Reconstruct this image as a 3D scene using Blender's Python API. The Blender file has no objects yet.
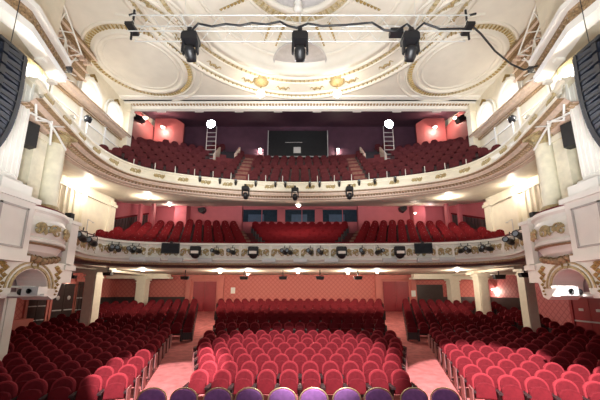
import bpy, math, random
from mathutils import Vector, Matrix
random.seed(7)
PI = math.pi
S = bpy.context.scene
COL = S.collection

# ------------------------------------------------------------------ camera, world, lights, exposure
CZ = 2.75
PITCH = math.radians(11)
cam = bpy.data.objects.new('camera', bpy.data.cameras.new('camera'))
COL.objects.link(cam)
cam.location = (0, 0, CZ)
cam.rotation_euler = (math.radians(90) + PITCH, 0, 0)
cam.data.sensor_width = 36
cam.data.lens = 18.0
cam.data.shift_y = 34 / 600
cam.data.clip_start = 0.05
S.camera = cam
S.view_settings.view_transform = 'Standard'
S.view_settings.look = 'None'
S.view_settings.gamma = 1
S.view_settings.exposure = 0.25
S.render.engine = 'CYCLES'
S.cycles.use_denoising = True
S.cycles.max_bounces = 5
S.cycles.diffuse_bounces = 4
S.cycles.sample_clamp_indirect = 4
world = bpy.data.worlds.new('world'); S.world = world
world.use_nodes = True
world.node_tree.nodes['Background'].inputs[0].default_value = (1.0, 0.93, 0.88, 1)
world.node_tree.nodes['Background'].inputs[1].default_value = 0.10

def light(name, kind, loc, energy, color=(1, .9, .8), size=.1, target=None, spot=60, blend=.3, sy=None):
    d = bpy.data.lights.new(name, kind); d.energy = energy; d.color = color
    if kind == 'AREA':
        d.size = size
        if sy: d.shape = 'RECTANGLE'; d.size_y = sy
    else:
        d.shadow_soft_size = size
    if kind == 'SPOT': d.spot_size = math.radians(spot); d.spot_blend = blend
    o = bpy.data.objects.new(name, d); COL.objects.link(o); o.location = loc
    if target is not None:
        o.rotation_euler = (Vector(target) - Vector(loc)).to_track_quat('-Z', 'Y').to_euler()
    return o

# unseen fill added low on the stage, then spots from above it
for az in (-24, 0, 24):
    a_ = math.radians(az); o_ = (2.5 * math.sin(a_) * 1.2, .8, 3.0)
    light('balcony_fill', 'SPOT', o_, 2500, (.97, .99, 1), .5, (o_[0] + 10 * math.sin(a_), .8 + 10 * math.cos(a_), 3.0 + 10 * math.tan(math.radians(37))), spot=58, blend=.25)  # added fill for the balconies, cones tilted up to spare the stalls
light('ceiling_fill', 'AREA', (0, 2.0, 3.0), 300, (1, 1, .97), 8, (0, 8.5, 13), sy=1.5)  # added area fill that brightens the ceiling without lighting the seats
light('stage_spot', 'SPOT', (1.0, 1.0, 8.8), 11500, (1, .93, .90), .10, (0.0, 9.7, .6), spot=31, blend=.35)
light('stage_spot', 'SPOT', (-2.2, 1.2, 8.8), 15000, (1, .93, .90), .06, (-3.7, 8.9, .4), spot=18, blend=.25)
light('stage_spot', 'SPOT', (2.4, 1.0, 8.8), 17000, (1, .93, .90), .06, (5.2, 8.2, .4), spot=25, blend=.15)

# ------------------------------------------------------------------ pixel ray helper (a direction; the distance is given in metres)
cp, sp = math.cos(PITCH), math.sin(PITCH)
def ray(px, py):
    u = (px - 300) / 300.0; v = (234 - py) / 300.0
    return Vector((u, cp - v * sp, sp + v * cp))
def at(px, py, X=None, Y=None, Z=None):
    r = ray(px, py)
    t = X / r.x if X is not None else (Y / r.y if Y is not None else (Z - CZ) / r.z)
    return Vector((r.x * t, r.y * t, CZ + r.z * t))
def proj(p):
    h = p[2] - CZ
    d = p[1] * cp + h * sp; v = (-p[1] * sp + h * cp) / d
    return 300 + 300 * p[0] / d, 234 - 300 * v, d

# ------------------------------------------------------------------ materials
MAT = {}
def nodemat(name):
    m = bpy.data.materials.new(name); m.use_nodes = True
    n = m.node_tree; b = n.nodes['Principled BSDF']; MAT[name] = m
    return m, n, b
def mat(name, col, rough=.6, metal=0, noise=.12, scale=6, emit=None, estr=0, sheen=0, bump=0):
    m, n, b = nodemat(name)
    b.inputs['Roughness'].default_value = rough; b.inputs['Metallic'].default_value = metal
    tc = n.nodes.new('ShaderNodeTexCoord'); no = n.nodes.new('ShaderNodeTexNoise'); no.inputs['Scale'].default_value = scale
    no.inputs['Detail'].default_value = 4
    n.links.new(tc.outputs['Object'], no.inputs['Vector'])
    r = n.nodes.new('ShaderNodeValToRGB')
    r.color_ramp.elements[0].position = .3; r.color_ramp.elements[1].position = .7
    r.color_ramp.elements[0].color = (*[c * (1 - noise) for c in col], 1)
    r.color_ramp.elements[1].color = (*[min(1, c * (1 + noise)) for c in col], 1)
    n.links.new(no.outputs['Fac'], r.inputs['Fac']); n.links.new(r.outputs['Color'], b.inputs['Base Color'])
    if sheen:
        b.inputs['Specular IOR Level'].default_value = .12
        b.inputs['Sheen Weight'].default_value = sheen; b.inputs['Sheen Roughness'].default_value = .5
        b.inputs['Sheen Tint'].default_value = (1, .18, .24, 1)
    if bump:
        bp = n.nodes.new('ShaderNodeBump'); bp.inputs['Strength'].default_value = bump
        n.links.new(no.outputs['Fac'], bp.inputs['Height']); n.links.new(bp.outputs['Normal'], b.inputs['Normal'])
    if emit:
        b.inputs['Emission Color'].default_value = (*emit, 1); b.inputs['Emission Strength'].default_value = estr
    return m
def damask(name, c1, c2, k):
    m, n, b = nodemat(name); b.inputs['Roughness'].default_value = .7
    g = n.nodes.new('ShaderNodeNewGeometry'); s = n.nodes.new('ShaderNodeSeparateXYZ'); n.links.new(g.outputs['Position'], s.inputs[0])
    def mth(op, a, bb=None):
        q = n.nodes.new('ShaderNodeMath'); q.operation = op
        for i, v in enumerate((a, bb)):
            if v is None: continue
            if isinstance(v, (int, float)): q.inputs[i].default_value = v
            else: n.links.new(v, q.inputs[i])
        return q.outputs[0]
    u = mth('ADD', s.outputs[0], s.outputs[1]); v = s.outputs[2]
    a = mth('ABSOLUTE', mth('SINE', mth('MULTIPLY', mth('ADD', u, v), k)))
    c = mth('ABSOLUTE', mth('SINE', mth('MULTIPLY', mth('SUBTRACT', u, v), k)))
    lo = mth('MINIMUM', a, c)
    r = n.nodes.new('ShaderNodeValToRGB'); r.color_ramp.elements[0].position = .08; r.color_ramp.elements[1].position = .42
    r.color_ramp.elements[0].color = (*c2, 1); r.color_ramp.elements[1].color = (*c1, 1)
    n.links.new(lo, r.inputs['Fac']); n.links.new(r.outputs['Color'], b.inputs['Base Color'])
    return m

mat('plaster', (.80, .76, .66), .6, noise=.04, scale=2)
mat('cream', (.83, .77, .63), .55, noise=.06, scale=3)
mat('white_paint', (.86, .84, .78), .4, noise=.03, scale=3)
mat('pink_plaster', (.74, .58, .46), .55, noise=.12, scale=8)
mat('brown_gilt', (.36, .24, .13), .5, noise=.45, scale=20, bump=.4)
mat('band_ground', (.56, .48, .31), .5, noise=.35, scale=14, bump=.3)
mat('column_cream', (.80, .75, .62), .5, noise=.05)
mat('gilt', (.40, .28, .10), .4, metal=.25, noise=.45, scale=18, bump=.3)
mat('pale_gilt', (.44, .34, .17), .5, noise=.3, scale=16)
mat('grey_paint', (.50, .47, .45), .6, noise=.08)
mat('lilac_paint', (.42, .35, .36), .6, noise=.08)
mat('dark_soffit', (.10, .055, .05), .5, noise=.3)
mat('marble', (.78, .73, .56), .35, noise=.12, scale=4)
mat('velvet', (.13, .010, .016), .85, noise=.18, scale=9, sheen=.05)
mat('velvet_rim', (.25, .024, .034), .8, noise=.12, scale=9, sheen=.07)
mat('circle_velvet', (.13, .005, .009), .85, noise=.2, scale=9, sheen=.08)
mat('gallery_velvet', (.085, .018, .022), .8, noise=.3, scale=9, sheen=.15)
mat('purple_velvet', (.30, .13, .38), .85, noise=.2, scale=9, sheen=.4)
mat('gold_metal', (.62, .48, .28), .35, metal=.6, noise=.05)
mat('seat_frame', (.035, .018, .02), .5, noise=.1)
mat('end_panel', (.26, .10, .10), .45, noise=.05)
mat('number_disc', (.75, .68, .6), .4, noise=.02)
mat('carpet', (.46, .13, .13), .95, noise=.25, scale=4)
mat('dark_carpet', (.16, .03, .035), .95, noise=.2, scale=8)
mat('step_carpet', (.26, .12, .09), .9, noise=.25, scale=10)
mat('red_wall', (.56, .18, .15), .7, noise=.06, scale=2)
mat('pink_wall', (.46, .11, .13), .7, noise=.06, scale=2)
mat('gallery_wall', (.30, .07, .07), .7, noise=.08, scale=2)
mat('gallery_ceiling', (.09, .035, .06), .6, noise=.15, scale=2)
damask('damask', (.56, .17, .14), (.44, .10, .09), 9.5)
damask('pink_damask', (.52, .16, .17), (.36, .09, .10), 9.0)
mat('red_door', (.30, .03, .04), .45, noise=.08)
mat('dark_door', (.045, .03, .03), .35, noise=.15)
mat('black', (.012, .012, .014), .45, noise=.2)
mat('black_gloss', (.02, .022, .028), .2, noise=.2)
mat('array_blue', (.012, .016, .028), .4, noise=.15)
mat('steel', (.72, .72, .68), .35, metal=.4, noise=.05)
mat('silver', (.62, .62, .62), .35, metal=.3, noise=.05)
mat('glass_dark', (.02, .035, .055), .12, noise=.2)
mat('blue_room', (.05, .09, .16), .5, noise=.15)
mat('teal_glow', (.02, .1, .12), .5, emit=(.15, .75, .85), estr=1.2)
mat('lamp', (1, 1, 1), .4, noise=0, emit=(1, .86, .66), estr=22)
mat('cool_lamp', (1, 1, 1), .4, noise=0, emit=(.72, .82, 1), estr=90)
mat('lens', (.25, .3, .35), .15, noise=.1)
mat('paper', (.85, .85, .8), .7, noise=.01)

# ------------------------------------------------------------------ mesh builder
class MB:
    def __init__(s): s.v = []; s.f = []; s.mi = []; s.cur = 0; s.smooth = []
    def add(s, vs, fs, sm=False):
        b = len(s.v); s.v += [tuple(v) for v in vs]
        for f in fs: s.f.append(tuple(b + i for i in f)); s.mi.append(s.cur); s.smooth.append(sm)
        return s
    def box(s, x0, x1, y0, y1, z0, z1, M=None):
        vs = [Vector((x, y, z)) for z in (z0, z1) for y in (y0, y1) for x in (x0, x1)]
        if M is not None: vs = [M @ v for v in vs]
        return s.add(vs, [(0, 2, 3, 1), (4, 5, 7, 6), (0, 1, 5, 4), (2, 6, 7, 3), (0, 4, 6, 2), (1, 3, 7, 5)])
    def tube(s, pts, r, n=8, sm=True, caps=True):
        pts = [Vector(p) for p in pts]; rr = r if isinstance(r, (list, tuple)) else [r] * len(pts)
        vs = []; prev = None
        for i, p in enumerate(pts):
            t = (pts[min(i + 1, len(pts) - 1)] - pts[max(i - 1, 0)])
            if t.length < 1e-9: t = Vector((0, 0, 1))
            t.normalize()
            a = t.cross(Vector((0, 0, 1))) if prev is None else prev - t * prev.dot(t)
            if a.length < 1e-4: a = t.cross(Vector((1, 0, 0)))
            a.normalize(); b = t.cross(a); prev = a
            for k in range(n):
                w = 2 * PI * k / n; vs.append(p + (a * math.cos(w) + b * math.sin(w)) * rr[i])
        fs = [(i * n + k, i * n + (k + 1) % n, (i + 1) * n + (k + 1) % n, (i + 1) * n + k) for i in range(len(pts) - 1) for k in range(n)]
        s.add(vs, fs, sm)
        if caps: s.add([vs[k] for k in range(n)][::-1] + vs[-n:], [tuple(range(n)), tuple(range(n, 2 * n))])
        return s
    def lathe(s, prof, cx=0, cy=0, n=24, M=None, a0=0, a1=2 * PI, sm=True):
        full = abs(a1 - a0 - 2 * PI) < 1e-6; m = n if full else n + 1
        vs = []
        for k in range(m):
            w = a0 + (a1 - a0) * k / n
            for r, z in prof: vs.append(Vector((cx + r * math.cos(w), cy + r * math.sin(w), z)))
        if M is not None: vs = [M @ v for v in vs]
        L = len(prof); fs = []
        for k in range(n):
            k2 = (k + 1) % m
            for j in range(L - 1): fs.append((k * L + j, k2 * L + j, k2 * L + j + 1, k * L + j + 1))
        return s.add(vs, fs, sm)
    def prism(s, poly, y0, y1, M=None, sm=False):      # poly in (x,z), extruded in y
        n = len(poly)
        vs = [Vector((x, y0, z)) for x, z in poly] + [Vector((x, y1, z)) for x, z in poly]
        if M is not None: vs = [M @ v for v in vs]
        s.add(vs, [tuple(range(n)), tuple(range(2 * n - 1, n - 1, -1))])
        return s.add(vs, [(i, i + n, (i + 1) % n + n, (i + 1) % n) for i in range(n)], sm)
    def sweep(s, path, prof, close=False):             # path: (x,y,nx,ny); prof: (offset, z)
        L = len(prof); vs = []
        for x, y, nx, ny in path:
            for o, z in prof: vs.append((x + nx * o, y + ny * o, z))
        fs = []
        rng = L if close else L - 1
        for i in range(len(path) - 1):
            for j in range(rng): fs.append((i * L + j, i * L + (j + 1) % L, (i + 1) * L + (j + 1) % L, (i + 1) * L + j))
        return s.add(vs, fs)
    def mesh(s, name, mats):
        me = bpy.data.meshes.new(name); me.from_pydata(s.v, [], s.f)
        mats = mats if isinstance(mats, (list, tuple)) else [mats]
        for m in mats: me.materials.append(MAT[m])
        me.polygons.foreach_set('material_index', s.mi); me.polygons.foreach_set('use_smooth', s.smooth)
        me.update(); return me
    def build(s, name, mats, parent=None, M=None, label=None):
        o = bpy.data.objects.new(name, s.mesh(name, mats)); COL.objects.link(o)
        if parent is not None: o.parent = parent
        if M is not None: o.matrix_local = M
        if label: o['label'] = label
        return o

def TR(x, y, z, rz=0, rx=0, ry=0):
    return Matrix.Translation((x, y, z)) @ Matrix.Rotation(rz, 4, 'Z') @ Matrix.Rotation(ry, 4, 'Y') @ Matrix.Rotation(rx, 4, 'X')
def tag(o, label, cat, group=None):
    o['label'] = label; o['category'] = cat
    if group: o['group'] = group
    return o
def thing(name, label, cat, loc=(0, 0, 0), rz=0, group=None, rx=0):
    o = bpy.data.objects.new(name, None); COL.objects.link(o); o.empty_display_size = .1
    o.location = loc; o.rotation_euler = (rx, 0, rz)
    return tag(o, label, cat, group)
def struct(name, mb, m, parent=None):
    o = mb.build(name, m, parent)
    if parent is None: o['kind'] = 'structure'
    return o
def dup(root, loc, rz=None, label=None, group=None, scale=None):
    r = root.copy(); COL.objects.link(r); r.location = loc
    if rz is not None: r.rotation_euler = (root.rotation_euler.x, 0, rz)
    if label: r['label'] = label
    if group: r['group'] = group
    if scale: r.scale = (scale, scale, scale)
    for ch in root.children:
        c = ch.copy(); COL.objects.link(c); c.parent = r
        for g in ch.children:
            d = g.copy(); COL.objects.link(d); d.parent = c
    return r
ORD = ['first', 'second', 'third', 'fourth', 'fifth', 'sixth', 'seventh', 'eighth', 'ninth', 'tenth', 'eleventh', 'twelfth', 'thirteenth',
       'fourteenth', 'fifteenth', 'sixteenth', 'seventeenth', 'eighteenth', 'nineteenth', 'twentieth', 'twenty-first', 'twenty-second',
       'twenty-third', 'twenty-fourth', 'twenty-fifth', 'twenty-sixth']
def side(x): return 'left' if x < 0 else 'right'

def smooth_path(pts, step=.22):
    P = [Vector((p[0], p[1])) for p in pts]; P = [P[0] * 2 - P[1]] + P + [P[-1] * 2 - P[-2]]
    out = []
    for i in range(1, len(P) - 2):
        n = max(2, int((P[i + 1] - P[i]).length / step))
        for k in range(n):
            t = k / n
            out.append(.5 * ((2 * P[i]) + (P[i + 1] - P[i - 1]) * t + (2 * P[i - 1] - 5 * P[i] + 4 * P[i + 1] - P[i + 2]) * t * t + (3 * P[i] - P[i - 1] - 3 * P[i + 1] + P[i + 2]) * t ** 3))
    out.append(P[-2])
    res = []
    for i, p in enumerate(out):
        t = (out[min(i + 1, len(out) - 1)] - out[max(i - 1, 0)]).normalized()
        res.append((p.x, p.y, t.y, -t.x))       # normal to the right of travel
    return res
def both(half):  # half: from left front end to the centre -> full path, travelling left to right; normal points to the stage
    full = half + [(-x, y) for x, y in half[:-1][::-1]]
    return smooth_path(full)
def along(path, s):
    acc = 0
    for a, b in zip(path, path[1:]):
        l = math.hypot(b[0] - a[0], b[1] - a[1])
        if acc + l >= s:
            t = (s - acc) / l
            return a[0] + (b[0] - a[0]) * t, a[1] + (b[1] - a[1]) * t, math.atan2(b[1] - a[1], b[0] - a[0])
        acc += l
    return path[-1][0], path[-1][1], math.atan2(path[-1][1] - path[-2][1], path[-1][0] - path[-2][0])
def plen(path): return sum(math.hypot(b[0] - a[0], b[1] - a[1]) for a, b in zip(path, path[1:]))

UC = both([(-6.7, 6.7), (-6.95, 7.6), (-7.2, 8.6), (-7.45, 9.7), (-7.5, 10.8), (-7.2, 11.8), (-6.4, 12.6), (-4.7, 13.35), (-2.4, 13.93), (0, 14.1)])
DC = both([(-7.1, 8.75), (-7.3, 9.4), (-7.6, 10.2), (-7.75, 10.9), (-7.65, 11.5), (-7.1, 12.1), (-6.1, 12.5), (-4.4, 12.75), (-2.2, 12.85), (0, 12.88)])

def floor_z(Y):
    if Y < 8: return 0.0
    if Y < 14.5: return (Y - 8) * .058
    return .377 + (Y - 14.5) * .125

# ------------------------------------------------------------------ setting: stalls shell
YB = 22.5
mb = MB()
ys = [3.5, 8, 14.5, 23]
for a, b in zip(ys, ys[1:]):
    za, zb = floor_z(a), floor_z(b)
    mb.add([(-14, a, za), (14, a, za), (14, b, zb), (-14, b, zb)], [(0, 1, 2, 3)])
struct('floor', mb, 'carpet')
mb = MB(); mb.box(-14, 14, YB, YB + .3, 0, 4.6); struct('wall_back', mb, 'damask')
for sx in (-1, 1):
    sn = side(sx)
    m = MB()
    a, b = (-9.9, -9.6) if sx < 0 else (9.6, 9.9)
    m.box(a, b, 3.5, 9.8, -.2, 3.97)
    a2, b2 = (-13.8, -13.5) if sx < 0 else (13.5, 13.8)
    m.box(a2, b2, 9.6, YB, -.2, 4.0)
    m.box(min(a, a2), max(b, b2), 9.6, 9.8, -.2, 3.97)
    struct('wall_' + sn, m, 'damask' if sx < 0 else 'pink_damask')
    # dark dado on the rear stalls walls
    m = MB(); x0, x1 = sorted((sx * 13.45, sx * 7.6)); m.box(x0, x1, YB - .06, YB + .01, .8, 2.42); struct('trim_1', m, 'dark_door')
    m = MB(); x0, x1 = sorted((sx * 13.5, sx * 13.42)); m.box(x0, x1, 18.9 if sx < 0 else 17.9, YB - .07, .3, 2.42); struct('trim_1', m, 'dark_door')
    # upper side wall: splay towards the stage, then straight back, then out round the circles
    m = MB()
    pl = [(-8.4, 2.0), (-8.4, 6.25), (-7.55, 6.35), (-8.0, 8.5), (-9.6, 8.9), (-9.6, 14.9), (-10.7, 15.1), (-10.7, 22.4)]
    pl = [(x * -sx, y) for x, y in pl]
    for (xa, ya), (xb, yb) in zip(pl, pl[1:]):
        hi = 17.0 if ya >= 15 else 13.4
        lo = 3.95
        m.add([(xa, ya, lo), (xb, yb, lo), (xb, yb, hi), (xa, ya, hi)], [(0, 1, 2, 3)])
    struct('wall_' + sn, m, 'cream')
# ceiling of the stalls = underside of the lower balcony, beams come later
mb = MB()
mb.box(-13.6, 13.6, 13.3, YB, 4.02, 4.08)
for sx in (-1, 1): 
    x0, x1 = sorted((sx * 7.9, sx * 13.8)); mb.box(x0, x1, 8.9, 13.3, 3.98, 4.02)
struct('ceiling_stalls', mb, 'cream')

# ------------------------------------------------------------------ main ceiling with dome opening
CX, CY, R0 = 0.0, 8.1, 4.25
CEIL = 13.0
mb = MB(); N = 96
inner = []; outer = []
X0, X1, Y0, Y1 = -9.75, 9.75, 0.5, 15.15
for k in range(N):
    w = 2 * PI * k / N; c, s_ = math.cos(w), math.sin(w)
    inner.append((CX + R0 * c, CY + R0 * s_, CEIL))
    ts = []
    if abs(c) > 1e-6: ts.append(((X1 if c > 0 else X0) - CX) / c)
    if abs(s_) > 1e-6: ts.append(((Y1 if s_ > 0 else Y0) - CY) / s_)
    t = min(ts); outer.append((CX + t * c, CY + t * s_, CEIL))
for cx_, cy_ in ((X1, Y1), (X0, Y1), (X1, Y0), (X0, Y0)):
    k = min(range(N), key=lambda i: (outer[i][0] - cx_) ** 2 + (outer[i][1] - cy_) ** 2); outer[k] = (cx_, cy_, CEIL)
mb.add(inner + outer, [(k, (k + 1) % N, N + (k + 1) % N, N + k) for k in range(N)])
ceiling = struct('ceiling', mb, 'plaster')
mb = MB()
mb.lathe([(R0, CEIL), (R0 - .02, CEIL + .22), (R0 - .25, CEIL + .3), (3.4, CEIL + .42), (2.4, CEIL + .5), (1.6, CEIL + .52)], CX, CY, N)
mb.build('dome', 'plaster', ceiling)
mb = MB(); mb.lathe([(1.62, CEIL + .5), (1.6, CEIL + .75), (0.01, CEIL + .8)], CX, CY, 64); mb.build('dome_oculus', 'grey_paint', ceiling)

b = MB(); b.lathe([(.001, 0), (1.15, .0), (1.2, -.05), (1.25, 0)], 0, 0, 24, M=TR(0, 12.2, CEIL + .26), a0=PI, a1=2 * PI); b.build('dome_vent', 'grey_paint', ceiling)
def ring(cx, cy, r, prof, z=CEIL, m='plaster', n=96, a0=0, a1=2 * PI, name='ring_moulding'):
    b = MB(); b.lathe([(r + dr, z + dz) for dr, dz in prof], cx, cy, n, a0=a0, a1=a1); return b.build(name, m, ceiling)
def beads(cx, cy, r, w, l, gap, z, m='pale_gilt', h=.07, a0=0, a1=2 * PI, name='gilded_band'):
    b = MB(); b.lathe([(r - w * .75, z - .012), (r + w * .75, z - .012)], cx, cy, 96, a0=a0, a1=a1, sm=False); b.build(name, 'band_ground', ceiling)
    b = MB(); k = int((a1 - a0) * r / (l + gap))
    for i in range(k):
        a = a0 + (a1 - a0) * (i + .5) / k
        M = TR(cx + r * math.cos(a), cy + r * math.sin(a), z, a)
        # leaf shaped bead
        b.add([M @ Vector(p) for p in ((-w / 2, -l * .3, 0), (w / 2, -l * .3, 0), (w / 2, l * .3, 0), (-w / 2, l * .3, 0), (-w * .35, 0, -h), (w * .35, 0, -h))],
              [(0, 1, 5, 4), (1, 2, 5), (2, 3, 4, 5), (3, 0, 4), (0, 3, 2, 1)])
    return b.build(name, m, ceiling)
step = [(-.14, 0), (-.13, -.06), (-.07, -.11), (0, -.12), (.03, -.07), (.10, -.06), (.13, 0)]
fine = [(-.06, 0), (-.05, -.05), (.0, -.07), (.05, -.05), (.06, 0)]
ring(CX, CY, 4.35, [(-.1, .2), (-.1, -.05), (-.02, -.14), (.1, -.16), (.16, -.08), (.28, -.08), (.34, 0)])
beads(CX, CY, 4.98, .16, .17, .05, CEIL - .01)
ring(CX, CY, 4.84, fine); ring(CX, CY, 5.14, fine)
ring(CX, CY, 5.95, fine); beads(CX, CY, 6.1, .14, .17, .05, CEIL - .01); ring(CX, CY, 6.28, step)
ring(CX, CY, 3.85, fine, CEIL + .33); ring(CX, CY, 1.75, step, CEIL + .5); beads(CX, CY, 2.02, .22, .18, .06, CEIL + .5); ring(CX, CY, 2.25, fine, CEIL + .5)
# scroll ornaments in the outer band
for k in range(20):
    a = PI / 2 + (k - 9.5) * 2 * PI / 20
    if math.sin(a) < -.2: continue
    b = MB(); M = TR(CX + 5.55 * math.cos(a), CY + 5.55 * math.sin(a), CEIL - .03, a - PI / 2)
    for sg in (-1, 1):
        b.tube([M @ Vector((sg * (.08 + .28 * t), .12 * math.sin(t * 7) * (1 - t * .4), 0)) for t in [i / 10 for i in range(11)]], [.05 * (1 - i / 13) for i in range(11)], 6)
    b.lathe([(0.001, -.06), (.07, -.04), (.09, 0)], M=M, n=10)
    b.build('scroll_ornament', 'pale_gilt', ceiling)
# radial ribs with paired gold drops in the dome
for k in range(8):
    a = PI / 2 + (k + .5) * PI / 4
    b = MB(); M = TR(CX, CY, CEIL + .42, a)
    b.box(2.3, 3.6, -.40, -.34, -.03, .05, M); b.box(2.3, 3.6, .34, .40, -.03, .05, M)
    b.build('dome_rib', 'plaster', ceiling)
    b = MB()
    for dy in (-.26, .26):
        for j in range(7):
            r = 2.35 + j * .16; b.prism([(r, -.03), (r + .14, -.03), (r + .07, -.09)], dy - .05 + j * .004, dy + .05 - j * .004, M)
    b.build('gilded_drop', 'gilt', ceiling)
# side roundels, outlines running on round them
for sx in (-1, 1):
    rx, ry = sx * 7.25, 12.05
    ring(rx, ry, 1.85, step); beads(rx, ry, 2.06, .2, .12, .04, CEIL - .01, 'gilt'); ring(rx, ry, 2.26, fine); ring(rx, ry, 1.55, fine)
    b = MB(); b.lathe([(1.9, CEIL - .02), (1.0, CEIL - .05), (.01, CEIL - .06)], rx, ry, 64); b.build('roundel_panel', 'plaster', ceiling)
    m0, m1 = (-.55, 2.0) if sx < 0 else (PI - 2.0, PI + .55)
    ring(rx, ry, 2.6, fine, a0=m0 - .9, a1=m1 - .55 if sx < 0 else m1 + .9, n=48)
    ax = sx * 7.6
    a0, a1 = (-1.9, 0.1) if sx < 0 else (PI - .1, PI + 1.9)
    for R, kind_ in ((3.0, 0), (3.15, 1), (3.32, 0), (3.9, 2)):
        if kind_ == 1: beads(ax, 11.4, R, .07, .12, .05, CEIL - .01, a0=PI * 1.02, a1=PI * 1.98)
        else: ring(ax, 11.4, R, fine if kind_ == 0 else step, a0=PI * 1.02, a1=PI * 1.98, n=48)
# front cornice of the ceiling over the gallery opening
b = MB()
b.prism([(12.9 + 1.3, CEIL), (14.25, CEIL - .05), (14.5, CEIL - .06), (14.55, CEIL), (14.7, CEIL), (14.72, CEIL - .1), (14.9, CEIL - .12), (14.95, CEIL - .3), (15.15, CEIL - .32), (15.15, CEIL + .02)], -9.6, 9.6, Matrix.Rotation(PI / 2, 4, 'Z') @ Matrix.Scale(-1, 4, (0, 1, 0)))
o = struct('trim_2', b, 'white_paint')
b = MB()
for i in range(110):
    x = -9.45 + i * 18.9 / 109; b.box(x - .05, x + .05, 14.76, 14.88, CEIL - .16, CEIL - .1)
b.build('dentil_band', 'brown_gilt', o)

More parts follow.
